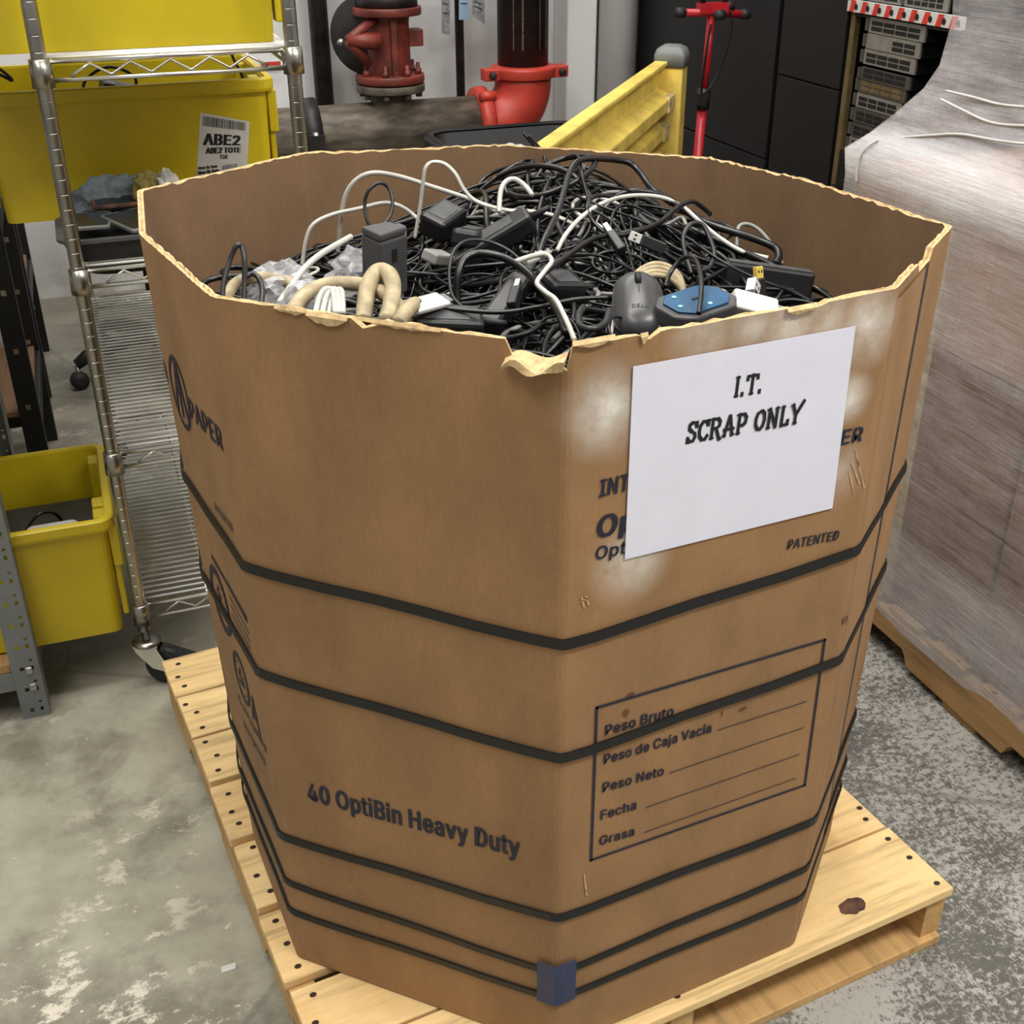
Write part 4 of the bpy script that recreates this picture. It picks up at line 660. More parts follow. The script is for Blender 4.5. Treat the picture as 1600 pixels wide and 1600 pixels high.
def slab_words(mb, body, P, h, T=.215):
    """P(x, y) places; y is measured in letter heights."""
    x = 0
    for ch in body:
        wd, st, sl = GL[ch]
        for pl in st:
            for a, b in zip(pl, pl[1:]):
                a, b = Vector(a), Vector(b); d = b-a; t_ = T*(1 if abs(d.y) > abs(d.x)*.6 else .72)
                n = Vector((-d.y, d.x)).normalized()*t_/2; e = d.normalized()*t_*.2
                q = [a-n-e, b-n+e, b+n+e, a+n-e]; mb.add([P(x+p.x, p.y) for p in q], [(0, 1, 2, 3)], 'ink_black')
        for cx, cy in sl:
            q = [(cx-.17, cy-(.09 if cy else 0)), (cx+.17, cy-(.09 if cy else 0)), (cx+.17, cy+(0 if cy else .09)), (cx-.17, cy+(0 if cy else .09))]
            mb.add([P(x+a, b) for a, b in q], [(0, 1, 2, 3)], 'ink_black')
        x += wd+.06
    return x
def slab_line(body, p0, p1, h):
    mb = MB(); a = Vector(fJA(*sz(*p0, 0, 9, fJA)))+BR-c0; b = Vector(fJA(*sz(*p1, 0, 9, fJA)))+BR-c0
    tw = sum(GL[c][0]+.06 for c in body)-.06; d = (b-a)/tw; up = Vector((0, 0, h))
    cnt = [0]
    def P(x, y):
        cnt[0] += 1; return a+d*x+up*y+d*(.06*y)+Vector((0, -.0012-.00001*(cnt[0]//4), 0))
    slab_words(mb, body, P, h); mb.build('lettering', root)
slab_line('I.T.', (1143, 620), (1188, 612), .0225)
slab_line('SCRAP ONLY', (1070, 692), (1248, 659), .0235)
# ------------------------------------------------------------------ chrome wire shelf unit
SX, SY = .413, .99
S0 = UV(-.437, 1.211)
ws = thing('wire_shelf_unit', 'chrome wire shelving unit on casters left of the cardboard bin', 'shelving', S0, AN)
SHZ = (1.243, .893, .534, .188)
gr = [(0, .13)]
prof = [(.0127, .13)]
z = .14
while z < 1.95:
    prof += [(.0127, z), (.0121, z+.0006), (.0121, z+.0016), (.0127, z+.0022)]; z += .0254
prof += [(.0127, 1.955), (.006, 1.962)]
post_me = None
for (px_, py_) in ((0, 0), (SX, 0), (0, SY), (SX, SY)):
    if post_me is None:
        mb = MB(); mb.lathe(prof, 'chrome_dull', 32, None, False); o = mb.build('post', ws, loc=(px_, py_, 0)); post_me = o
    else:
        o = post_me.copy(); COL.objects.link(o); o.parent = ws; o.location = (px_, py_, 0)
# caster
def make_caster(rot):
    mb = MB(); mb.lathe([(.008, .085), (.008, .14), (.013, .14), (.013, .15)], 'chrome_dull', 14)
    mb.lathe([(.012, .106), (.030, .104), (.030, .098), (.022, .094)], 'chrome_dull', 20); c = mb.build('caster', ws)
    M = Matrix.Rotation(rot, 4, 'Z'); mb = MB()
    for s_ in (-1, 1):
        y = s_*.018
        mb.prism([(-.022, .098), (.022, .098), (.046, .045), (.036, .036), (.010, .045), (-.02, .085)], .003, 'chrome', M @ frame((0, y, 0), Vector((1, 0, 0)), Vector((0, 0, 1)), Vector((0, -1, 0))))
    mb.box(-.024, .026, -.02, .02, .094, .099, 'chrome', M)
    mb.prism([(.03, .088), (.075, .070), (.10, .060), (.098, .054), (.06, .062), (.03, .074)], .03, 'black', M @ frame((0, .015, 0), Vector((1, 0, 0)), Vector((0, 0, 1)), Vector((0, -1, 0))))
    mb.build('fork', c)
    mb = MB(); mb.lathe([(.008, -.014), (.036, -.014), (.0425, -.009), (.0425, .009), (.036, .014), (.008, .014)], 'black_soft', 28, M @ frame((.034, 0, .0425), Vector((1, 0, 0)), Vector((0, 0, 1)), Vector((0, -1, 0)))); mb.build('wheel', c)
    return c
for (x, y, r_) in ((0, 0, -.35), (SX, 0, .6), (0, SY, 2.2), (SX, SY, 1.2)): c = make_caster(r_); c.location = (x, y, 0)
def rod(mb, a, b, r, mat='chrome', n=7): mb.tube([a, b], r, mat, n)
for zi, Z in enumerate(SHZ):
    mb = MB(); h = .036; g_ = .016
    for (a, b) in (((g_, 0), (SX-g_, 0)), ((g_, SY), (SX-g_, SY)), ((0, g_), (0, SY-g_)), ((SX, g_), (SX, SY-g_))):
        A_, B_ = Vector((*a, Z)), Vector((*b, Z)); rod(mb, A_, B_, .0045); rod(mb, A_-Vector((0, 0, .030)), B_-Vector((0, 0, .030)), .0040)
        L = (B_-A_).length; d = (B_-A_)/L; n = max(4, int(round((L-.07)/.0285))); n -= n % 2
        zig = [A_+d*(.028+(L-.056)*k/n)-Vector((0, 0, .006 if k % 2 else .025)) for k in range(n+1)]
        if zi: zig = [A_+d*(.028+(L-.056)*k/n)-Vector((0, 0, .006 if k % 2 else .025)) for k in range(n+1)]
        mb.tube(zig, .0026, 'chrome', 6)
    for x in (SX*.33, SX*.67):
        rod(mb, Vector((x, 0, Z-.003)), Vector((x, SY, Z-.003)), .003)
    n = 46
    for k in range(1, n):
        y = SY*k/n; rod(mb, Vector((0, y, Z+.0022)), Vector((SX, y, Z+.0022)), .0026, 'wire', 6)
    sh = mb.build('wire_shelf', ws)
    for (x, y) in ((0, 0), (SX, 0), (0, SY), (SX, SY)):
        mb = MB(); mb.lathe([(.0135, Z-.041), (.0185, Z-.040), (.0172, Z+.004), (.0135, Z+.005)], 'chrome_dull', 20, Matrix.Translation((x, y, 0))); mb.build('collar', sh)

# ------------------------------------------------------------------ yellow totes
def rrect(w, d, r, n=5):
    P = []
    for cx, cy, a0 in ((w/2-r, d/2-r, 0), (-w/2+r, d/2-r, 90), (-w/2+r, -d/2+r, 180), (w/2-r, -d/2+r, 270)):
        for k in range(n+1): a = math.radians(a0+90*k/n); P.append((cx+r*math.cos(a), cy+r*math.sin(a)))
    return P
def loft(mb, rings, mat, cap0=True, cap1=False, smooth=True):
    n = len(rings[0]); v = [p for r_ in rings for p in r_]; f = []
    for i in range(len(rings)-1):
        for k in range(n): k2 = (k+1) % n; f.append((i*n+k, i*n+k2, (i+1)*n+k2, (i+1)*n+k))
    if cap0: f.append(tuple(range(n-1, -1, -1)))
    if cap1: f.append(tuple((len(rings)-1)*n+k for k in range(n)))
    mb.add(v, f, mat, smooth)
def R3(w, d, r, z): return [Vector((x, y, z)) for x, y in rrect(w, d, r)]
def tote(name, label, loc, w=.575, d=.38, h=.25, rz=AN):
    t = thing(name, label, 'tote', loc, rz, 'yellow totes')
    wb, db = w*.925, d*.90; wt, dt = w*.955, d*.94
    mb = MB(); loft(mb, [R3(wb, db, .02, 0), R3(wt, dt, .025, h-.004), R3(wt-.008, dt-.008, .022, h-.004), R3(wb-.008, db-.008, .017, .006)], 'yellow', True, True, False); mb.build('body', t)
    mb = MB(); loft(mb, [R3(wt+.001, dt+.001, .026, h-.026), R3(w-.004, d-.004, .03, h-.026), R3(w, d, .032, h-.02), R3(w, d, .032, h-.003), R3(w-.006, d-.006, .03, h), R3(wt-.004, dt-.004, .024, h), R3(wt-.007, dt-.007, .022, h-.006)], 'yellow', False, False, False); mb.build('rim', t)
    for s_ in (-1, 1):
        for y0, y1, z0, z1, t_ in ((-dt/2+.012, -dt/2+.05, h*.56, h-.026, .016), (-dt/2+.02, -dt/2+.055, .03, h*.56, .009), (dt/2-.05, dt/2-.012, h*.56, h-.026, .016), (dt/2-.055, dt/2-.02, .03, h*.56, .009), (-.07, .07, h*.62, h-.026, .014)):
            mb = MB(); x0 = s_*(wb/2+.006); x1 = s_*(wt/2+t_)
            mb.box(min(x0, x1), max(x0, x1), y0, y1, z0, z1, 'yellow'); mb.build('end_rib', t, bevel=.003)
        for y0, y1, z0, z1 in ((-.15, -.11, h*.45, h-.01), (.11, .15, h*.45, h-.01), (-.10, -.06, h*.7, h-.01)):
            mb = MB(); x1 = s_*(wt/2-.003); x0 = s_*(wt/2-.026); mb.box(min(x0, x1), max(x0, x1), y0, y1, z0, z1, 'yellow'); mb.build('inner_rib', t, bevel=.003)
    return t
T1 = UV(-.305, 1.455, SHZ[0]+.0046)
tote('yellow_tote', 'big yellow tote on the highest visible wire shelf', T1)
T2 = UV(-.292, 1.742, SHZ[1]+.0046)
t2 = tote('yellow_tote', 'yellow tote with a white barcode label on its front', T2)
TA = UV(-.748, 1.385, .135)
ta = tote('yellow_tote', 'open yellow tote sticking out of the grey rack by the floor', TA, w=.585, h=.268)
# label on the tote's front
lab = thing('barcode_label', 'white barcode label stuck on the yellow tote', 'label', T2, AN)
def tf(px, py, off=0.0):
    """Point of the tote's slanting front, in the tote's own frame."""
    M = Matrix.Rotation(-AN, 4, 'Z'); yb, yt = -.38*.45, -.38*.47; nrm = Vector((0, -.25, -(yb-yt))).normalized(); nrm = Vector((0, -.25, (yt-yb))).normalized()
    p0 = M @ (CAM-T2); d = M @ ray(px, py); k = (Vector((0, yb, 0))-p0).dot(nrm)/d.dot(nrm); return p0+d*k+nrm*off
lc = [tf(*p) for p in ((307, 275), (386, 263), (390, 190), (313, 176))]
mb = MB(); a = [p+Vector((0, -.0006, 0)) for p in lc]; mb.add(lc+a, [(3, 2, 1, 0), (4, 5, 6, 7), (0, 1, 5, 4), (1, 2, 6, 5), (2, 3, 7, 6), (3, 0, 4, 7)], 'white'); mb.build('label_sheet', lab)
def L2(s, t, off=.0012): return lc[0].lerp(lc[1], s).lerp(lc[3].lerp(lc[2], s), t)+Vector((0, -off, 0))
mb = MB(); RR = random.Random(4); s = .06
while s < .93:
    w_ = RR.choice((.008, .012, .02)); mb.add([L2(s, .80), L2(s+w_, .80), L2(s+w_, .96), L2(s, .96)], [(0, 1, 2, 3)], 'ink_black'); s += w_+RR.choice((.008, .012, .018))
mb.build('barcode', lab)
mb = MB()
for body, s0, s1, t0, h, bo in (('ABE2', .10, .82, .50, .19, .04), ('ABE2 TOTE', .16, .84, .355, .10, .025), ('TUE', .44, .60, .245, .075, .012), ('Stow By Date', .02, .40, .10, .05, .01), ('Stow By Date', .02, .44, .02, .055, .015)):
    v, f = text_mesh(body, bo)
    for k in (-1, 0, 1): mb.add([L2(s0+(s1-s0)*x+k*bo*.45, t0+h*y, .0012+.00003*k) for x, y in v], f, 'ink_black')
mb.add([L2(.5, .05), L2(.8, .05), L2(.8, .13), L2(.5, .13)], [(0, 1, 2, 3)], 'tag_grey')
mb.build('label_print', lab)

# ------------------------------------------------------------------ things in the totes and on the second shelf
def cable_obj(name, pts, r, mat, label, group=None, cat='cable', parent=None, per=7, n=8, flat=1.0):
    P = smooth_path(pts, per); mb = MB(); mb.tube(P, r, mat, n, flat=flat); o = mb.build(name, parent); tag(o, label, cat, group); return o
def adapter(name, label, loc, rot, dims=(.10, .055, .032), mat='black', group=None, pos_label=True):
    t = thing(name, label, 'power adapter', loc, 0, group); t.rotation_euler = rot
    a, b, c = dims; mb = MB(); mb.box(-a/2, a/2, -b/2, b/2, 0, c, mat); mb.build('body', t, bevel=min(.006, c*.25))
    mb = MB(); mb.add([(-a*.3, -b*.3, c+.0006), (a*.3, -b*.3, c+.0006), (a*.3, b*.3, c+.0006), (-a*.3, b*.3, c+.0006)], [(0, 1, 2, 3)], 'dgrey'); mb.build('rating_plate', t)
    mb = MB(); mb.lathe([(.007, 0), (.004, .022), (.0035, .03)], 'black_soft', 10, axisM((a/2-.001, 0, c/2), (1, 0, 0))); mb.build('strain_relief', t)
    return t
p = atv(165, 132, 1.70)
adapter('handheld_scanner', 'black handheld device lying in the barcode-labelled tote', UV(-.285, 1.70, T2.z+.17), (0, .25, AN+.1), (.13, .07, .06))
bx = UV(-.285, 1.72, T2.z+.007)
mb = MB(); mb.box(-.21, .21, -.13, .13, 0, .168, 'dgrey'); o = mb.build('packed_box', loc=bx, rz=AN, bevel=.006); tag(o, 'dark grey box packed inside the barcode-labelled tote', 'box')
cable_obj('looped_cable', [UV(-.36, 1.62, 1.09), UV(-.37, 1.62, 1.145), UV(-.32, 1.62, 1.175), UV(-.27, 1.63, 1.15), UV(-.29, 1.64, 1.10), UV(-.33, 1.66, 1.085)], .003, 'cable_black', 'black cable looping up from the barcode-labelled tote')
cable_obj('hanging_cable', [UV(-.085, 1.61, 1.22), UV(-.075, 1.61, 1.18), UV(-.06, 1.61, 1.14), UV(-.055, 1.63, 1.08)], .003, 'cable_black', 'black cable hanging into the right end of the labelled tote')
cable_obj('hanging_cable', [UV(-.555, 1.62, 1.215), UV(-.51, 1.62, 1.175), UV(-.50, 1.62, 1.16), UV(-.53, 1.62, 1.175), UV(-.54, 1.63, 1.14), UV(-.53, 1.65, 1.08)], .003, 'cable_black', 'black cable dangling into the left end of the labelled tote')
# tray of phones at the front of shelf two
TZ = SHZ[1]+.0046
tr = thing('plastic_tray', 'black plastic tray at the front of the second wire shelf', 'tray', UV(-.265, 1.335, TZ), AN)
mb = MB(); loft(mb, [R3(.36, .17, .03, 0), R3(.385, .19, .035, .040), R3(.372, .178, .03, .040), R3(.35, .16, .025, .006)], 'black', True, True, False); mb.build('tray_body', tr)
mb = MB(); loft(mb, [R3(.385, .19, .035, .036), R3(.40, .205, .04, .036), R3(.40, .205, .04, .042), R3(.37, .177, .03, .042)], 'dgrey', False, False, False); mb.build('tray_rim', tr)
def phone(name, label, u, v, z, rz, rx, w, l, mat, cat, t_=.008):
    o = thing(name, label, cat, UV(u, v, z)); o.rotation_euler = (rx, 0, rz)
    mb = MB(); loft(mb, [R3(w-.003, l-.003, .008, 0), R3(w, l, .009, .002), R3(w, l, .009, t_-.002), R3(w-.003, l-.003, .008, t_)], mat, True, True, False); mb.build('casing', o)
    mb = MB(); loft(mb, [R3(w*.9, l*.88, .004, t_-.0005), R3(w*.9, l*.88, .004, t_+.0006)], 'glassy', True, True, False); mb.build('screen', o)
    mb = MB(); loft(mb, [R3(w*.2, .004, .0015, t_), R3(w*.2, .004, .0015, t_+.001)], 'port', True, True, False); mb.build('earpiece', o).location = (0, l*.46, 0)
    return o
fl = TZ+.044
phone('smartphone', 'grey phone lying on the black tray nearest the cardboard bin', -.315, 1.325, fl, .35, .05, .10, .12, 'phone_grey', 'phone')
phone('smartphone', 'grey phone on the black tray beside the chrome post', -.40, 1.345, fl, -.2, .02, .07, .10, 'phone_grey', 'phone')
phone('tablet', 'dark brown tablet lying behind the phones on the tray', -.32, 1.465, TZ+.058, -.1, .12, .15, .11, 'knot', 'tablet')
phone('smartphone', 'dark phone leaning at the right end of the black tray', -.21, 1.33, fl, .9, .03, .07, .12, 'dgrey', 'phone')
def blob(name, label, loc, sx, sy, sz_, mat, cat, seed, amp=.35, fq=3.2):
    bm = bmesh.new(); bmesh.ops.create_icosphere(bm, subdivisions=4, radius=1)
    for v in bm.verts:
        n = mnoise.noise(v.co*fq+Vector((seed, 0, 0)))*amp + mnoise.noise(v.co*fq*2.4+Vector((0, seed, 0)))*amp*.5
        c = v.co*(1+n); v.co = Vector((c.x*sx, c.y*sy, max(c.z, -.55)*sz_+.55*sz_))
    me = bpy.data.meshes.new(name); bm.to_mesh(me); bm.free(); me.materials.append(MT[mat]); me.polygons.foreach_set('use_smooth', [True]*len(me.polygons))
    o = bpy.data.objects.new(name, me); COL.objects.link(o); o.location = loc; o.rotation_euler.z = AN; return tag(o, label, cat)
blob('folded_cloth', 'grey-blue cloth bundled behind the black tray', UV(-.345, 1.475, TZ+.03), .085, .03, .045, 'cloth_grey', 'cloth', 3)
blob('folded_cloth', 'olive cloth bundle squeezed beside the cardboard bin', UV(-.282, 1.44, TZ+.055), .034, .026, .034, 'cloth_olive', 'cloth', 8)
blob('folded_cloth', 'white patterned cloth behind the rim of the cardboard bin', UV(-.248, 1.42, TZ+.05), .022, .02, .04, 'cloth_white', 'cloth', 12)

# ------------------------------------------------------------------ grey slotted rack with the low tote
G0 = UV(-.646, 1.165)
gr_ = thing('steel_rack', 'grey slotted-angle steel rack at the left edge of the photo', 'rack', G0, AN)
def slotted(parent, x, y, sx, sy, H=2.0, W=.052, t_=.0022):
    mb = MB()
    xs = [0, .010, .016, .028, .036, .052]
    def strip(horizontal):
        zb = 0.0; P = []
        while zb < H:
            for (z0, z1, hole) in ((0, .014, ()), (.014, .024, (1, 3)), (.024, .034, ()), (.034, .040, (1,)), (.040, .0508, ())):
                for c in range(5):
                    if c in hole: continue
                    a, b = xs[c], xs[c+1]; q = [(a, zb+z0), (b, zb+z0), (b, zb+z1), (a, zb+z1)]
                    if horizontal: mb.add([(x+sx*u_, y, z_) for u_, z_ in q], [(0, 1, 2, 3)], 'grey_paint')
                    else: mb.add([(x, y+sy*u_, z_) for u_, z_ in q], [(0, 1, 2, 3)], 'grey_paint')
            zb += .0508
    strip(True); strip(False)
    o = mb.build('upright', parent); s_ = o.modifiers.new('solid', 'SOLIDIFY'); s_.thickness = t_; return o
RW, RD = 1.0, .46
for x in (0, -RW):
    for y in (0, RD): slotted(gr_, x, y, -1 if x == 0 else 1, 1 if y == 0 else -1)
for Z in (.10, .62, 1.15, 1.7):
    mb = MB()
    mb.box(-RW, -.002, .0035, .006, Z-.03, Z+.012, 'grey_paint'); mb.box(-RW, -.002, RD-.006, RD-.0035, Z-.03, Z+.012, 'grey_paint')
    for x in (-RW+.003, -.006): mb.box(x, x+.003, .006, RD-.006, Z-.03, Z+.012, 'grey_paint')
    mb.build('shelf_beam', gr_)
    mb = MB(); mb.box(-RW+.006, -.008, .008, RD-.008, Z+.012, Z+.030, 'wood_old'); mb.build('shelf_board', gr_) if Z < .5 else mb.build('shelf_board', gr_)
for Z in (.115, .075, .47, .435):
    mb = MB(); mb.box(-.027, -.013, -.006, 0, Z-.008, Z+.008, 'steel'); mb.build('rivet_clip', gr_, bevel=.003)
# white charger and cable in the low tote
cz = TA.z+.172
ch = thing('white_adapter', 'white adapter with two dark holes lying in the open yellow tote', 'adapter', UV(-.575, 1.285, cz+.012)); ch.rotation_euler = (.5, .12, AN+.25)
mb = MB(); loft(mb, [R3(.10, .08, .012, 0), R3(.104, .084, .014, .004), R3(.104, .084, .014, .02), R3(.098, .078, .012, .025)], 'white', True, True, False); mb.build('casing', ch)
mb = MB()
for x in (-.012, .012): mb.lathe([(.0035, .0), (.0035, .0015)], 'port', 10, Matrix.Translation((x+.01, .015, .0245)))
mb.build('screw_hole', ch)
mb = MB(); mb.box(-.255, .255, -.155, .155, 0, .15, 'dgrey'); o = mb.build('packed_box', loc=UV(-.748, 1.385, TA.z+.008), rz=AN, bevel=.01); tag(o, 'dark box filling the bottom of the open yellow tote', 'box')
cable_obj('coiled_cable', [UV(-.64, 1.30, cz-.01), UV(-.63, 1.33, cz+.03), UV(-.60, 1.35, cz+.055), UV(-.57, 1.36, cz+.045), UV(-.56, 1.37, cz), UV(-.60, 1.33, cz-.01), UV(-.65, 1.28, cz)], .0035, 'cable_black', 'dark cable curled around the white adapter in the open tote')

# ------------------------------------------------------------------ black racks behind at the far left
def black_rack(label, u, v, W, D, H, seed, z0s):
    t = thing('black_rack', label, 'rack', UV(u, v), AN)
    for x in (0, -W):
        for y in (0, D):
            mb = MB(); mb.box(min(x, x-.05 if x == 0 else x+.05), max(x, x-.05 if x == 0 else x+.05), y-.0, y+.035, 0, H, 'cabinet')
            z = .06
            while z < H-.05:
                xx = x-.025 if x == 0 else x+.025
                mb.add([(xx-.006, y-.0006, z), (xx+.006, y-.0006, z), (xx+.006, y-.0006, z+.014), (xx-.006, y-.0006, z+.014)], [(0, 1, 2, 3)], 'steel' if int(z*40) % 3 == 0 else 'port'); z += .05
            mb.build('upright', t)
    for z in z0s:
        mb = MB(); mb.box(-W+.0, -.0, .036, D-.001, z, z+.04, 'cabinet'); mb.build('shelf_beam', t, bevel=.003)
        mb = MB(); mb.box(-W+.01, -.012, .01, D+.02, z+.041, z+.055, 'wood_panel'); mb.build('shelf_board', t)
    return t
q = atv(66, 660, 2.05)
black_rack('black metal rack standing behind the open yellow tote', q.dot(EU), 2.05, .9, .5, 1.9, 1, (.25, .75, 1.25))
q = atv(60, 520, 2.9)
black_rack('black metal rack nearest the back wall at far left', q.dot(EU), 2.9, .9, .45, 1.6, 2, (.3, .8, 1.2))

# ------------------------------------------------------------------ office chair behind the wire shelf
chc = UV(-.24, 3.05)
oc = thing('office_chair', 'black office chair standing behind the wire shelf', 'chair', chc, AN)
for k in range(5):
    a = math.radians(200+72*k); d = Vector((math.cos(a), math.sin(a), 0)); mb = MB()
    mb.tube([Vector((0, 0, .12)), d*.13+Vector((0, 0, .125)), d*.26+Vector((0, 0, .105)), d*.30+Vector((0, 0, .085))], .02, 'black', 10, rr=[.028, .026, .023, .018]); l = mb.build('base_arm', oc)
    mb = MB(); mb.lathe([(.005, -.022), (.026, -.02), (.03, -.008), (.03, .008), (.026, .02), (.005, .022)], 'black_soft', 18, axisM(d*.30+Vector((0, 0, .03)), Vector((-d.y, d.x, 0)))); mb.lathe([(.008, .03), (.008, .08)], 'steel', 8, Matrix.Translation(d*.30)); mb.build('caster', l)
mb = MB(); mb.lathe([(.04, .09), (.04, .16), (.025, .17), (.025, .40)], 'black', 16); mb.build('gas_column', oc)
mb = MB(); loft(mb, [R3(.40, .38, .08, .40), R3(.47, .45, .1, .43), R3(.47, .45, .1, .46), R3(.42, .40, .09, .485)], 'black_soft', True, True); mb.build('seat', oc)
mb = MB(); loft(mb, [[Vector((x, .20+yy, .62+y)) for x, y in rrect(.40, .34, .08)] for yy in (0, .02, .05, .06)], 'black_soft', True, True); mb.tube([(0, .1, .41), (0, .24, .42), (0, .27, .5), (0, .26, .7)], .018, 'black', 8); mb.build('backrest', oc)
# ------------------------------------------------------------------ sprinkler riser in front of the back wall
PVV = 3.66
ru = lambda px, py: atv(px, py, PVV).dot(EU)
rz_ = lambda px, py: atv(px, py, PVV).z
fr = thing('fire_riser', 'iron water pipe assembly with red valve and red elbow by the wall', 'pipe', UV(ru(611, 150), PVV), AN)
u0 = ru(611, 150); V0 = lambda u, v, z: Vector((u-u0, v-PVV, z))
rp_ = .108; zc = rz_(600, 158)-rp_*1.02
uE = ru(817, 100); rv = (ru(855, 60)-ru(780, 60))/2; Rb = .145
uL = ru(300, 190); uJ = ru(752, 190)
mb = MB(); mb.tube([V0(uL, PVV, zc), V0(uJ, PVV, zc)], rp_, 'pipe', 36); mb.build('horizontal_pipe', fr)
ztop = rz_(817, 112)
arc = [V0(uJ-.005, PVV, zc)]+[V0(uE-Rb+Rb*math.sin(a), PVV, zc+Rb-Rb*math.cos(a)) for a in [math.pi/2*k/12 for k in range(13)]]+[V0(uE, PVV, ztop)]
mb = MB(); mb.tube(arc, .112, 'red_bright', 36); mb.build('elbow', fr)
mb = MB(); mb.lathe([(rp_, -.03), (rp_+.03, -.028), (rp_+.034, -.01), (rp_+.034, .014), (rp_+.01, .03), (rp_, .03)], 'red_bright', 36, axisM(V0(uJ, PVV, zc), (1, 0, 0)))
for a in (-.9, 2.2): mb.lathe([(.02, -.03), (.02, .03)], 'red_bright', 12, axisM(V0(uJ, PVV+math.cos(a)*.145, zc+math.sin(a)*.145), (1, 0, 0)))
mb.lathe([(.012, -.045), (.012, .045)], 'pipe_black', 10, axisM(V0(uJ+.02, PVV-.112, zc-.02), (1, 0, 0))); mb.build('pipe_coupling', fr)
mb = MB(); mb.lathe([(rv+.004, ztop-.022), (rv+.028, ztop-.018), (rv+.030, ztop+.018), (rv+.022, ztop+.026), (rv, ztop+.028)], 'red_bright', 36, Matrix.Translation(V0(uE, PVV, 0)))
for s_ in (-1, 1):
    mb.box(-.035, .035, -.03, .03, -.022, .022, 'red_bright', Matrix.Translation(V0(uE+s_*(rv+.04), PVV-.02, ztop)))
    mb.lathe([(.014, -.045), (.014, .045)], 'pipe_black', 10, axisM(V0(uE+s_*(rv+.045), PVV-.03, ztop), (0, 1, 0)))
mb.build('pipe_coupling', fr, bevel=.006)
mb = MB(); mb.lathe([(rv, ztop), (rv, 4.4)], 'pipe_black', 36, Matrix.Translation(V0(uE, PVV, 0))); mb.build('vertical_pipe', fr)
mb = MB()
for s_ in (-1, 1): mb.add([V0(uE+s_*.05+dx, PVV-math.sqrt(rv*rv-(s_*.05+dx)**2)-.001, z) for dx, z in ((-.018, ztop+.09), (.018, ztop+.09), (.018, ztop+.5), (-.018, ztop+.5))], [(0, 1, 2, 3)], 'pipe_mark')
mb.build('pipe_marking', fr)
# check valve body with bolted flanges
rb = (ru(645, 80)-ru(577, 80))/2; rf = (ru(662, 118)-ru(559, 118))/2
zf = rz_(611, 121); zt_ = rz_(606, 16); MT_ = Matrix.Translation(V0(u0, PVV, 0))
mb = MB(); mb.lathe([(rp_*.74, zc), (rp_*.74, zc+rp_*.95), (rp_*.69, zc+rp_*1.15), (rp_*.69, zf-.03)], 'pipe', 32, MT_); mb.build('branch_pipe', fr)
mb = MB(); mb.lathe([(rb, zf), (rb*.97, zf+.05), (rb*.95, zt_-.04), (rb*1.02, zt_)], 'red_iron', 36, MT_)
mb.box(rb*.8, rb+.045, -.03, .03, zf+.11, zf+.17, 'red_iron', MT_); mb.box(-.012, .012, -rb-.012, -rb*.8, zf, zt_, 'red_iron', MT_); mb.build('valve_body', fr, bevel=.004)
for nm, zz0, r_, mt in (('flange', zf, rf, 'red_iron'), ('flange', zf-.034, rf, 'pipe'), ('flange', zt_, rf*.98, 'red_iron')):
    mb = MB(); mb.lathe([(rb*.8, zz0-.014), (r_, zz0-.014), (r_+.002, zz0-.01), (r_+.002, zz0+.010), (r_, zz0+.014), (rb*.8, zz0+.016)], mt, 40, MT_); mb.build('flange', fr)
mb = MB(); mb.lathe([(rf*.9, zt_+.016), (rf*.9, zt_+.06), (rb, zt_+.07), (rb, 3.8)], 'pipe_black', 36, MT_); mb.build('upper_pipe', fr)
for k in range(8):
    a = math.pi*2*(k+.5)/8; mb = MB(); mb.lathe([(.013, zf+.015), (.013, zf+.034), (.008, zf+.035), (.008, zf+.055)], 'red_iron', 6, Matrix.Translation(V0(u0+rf*.84*math.cos(a), PVV+rf*.84*math.sin(a), 0))); mb.build('flange_bolt', fr); mb = MB(); mb.lathe([(.013, zf-.068), (.013, zf-.048)], 'pipe', 6, Matrix.Translation(V0(u0+rf*.84*math.cos(a), PVV+rf*.84*math.sin(a), 0))); mb.build('flange_nut', fr)
# round cover plate and yoke at the left of the valve
dz = rz_(570, 57); du = ru(572, 57)
mb = MB(); mb.lathe([(.02, -.012), (.135, -.012), (.14, 0), (.135, .012), (.02, .014)], 'pipe_black', 40, axisM(V0(du, PVV+.02, dz), (-.55, -.75, 0))); mb.build('cover_plate', fr)
hub = V0(ru(536, 60), PVV-.07, rz_(536, 60))
mb = MB()
for q in (V0(ru(578, 28), PVV-.06, rz_(578, 28)), V0(ru(572, 98), PVV-.06, rz_(572, 98))):
    mb.tube([q, hub.lerp(q, .25), hub], .018, 'red_iron', 8)
mb.tube([hub, V0(ru(585, 60), PVV-.08, rz_(585, 60))], .028, 'red_iron', 8, rr=[.022, .034]); mb.build('valve_yoke', fr)
mb = MB(); mb.lathe([(.002, -.012), (.012, -.008), (.013, .004), (.006, .014)], 'steel', 12, axisM(hub+Vector((-.03, -.03, 0)), (-1, -.6, 0))); mb.build('yoke_nut', fr)
uC = ru(482, 200)
mb = MB(); mb.lathe([(rp_, -.035), (rp_+.03, -.03), (rp_+.032, .03), (rp_, .035)], 'pipe_black', 32, axisM(V0(uC, PVV, zc), (1, 0, 0)))
mb.box(-.03, .03, -.16, -.10, -.05, .05, 'pipe_black', Matrix.Translation(V0(uC, PVV, zc-.02))); mb.lathe([(.012, -.06), (.012, .06)], 'steel', 10, axisM(V0(uC, PVV-.145, zc-.02), (0, 0, 1))); mb.build('pipe_clamp', fr)
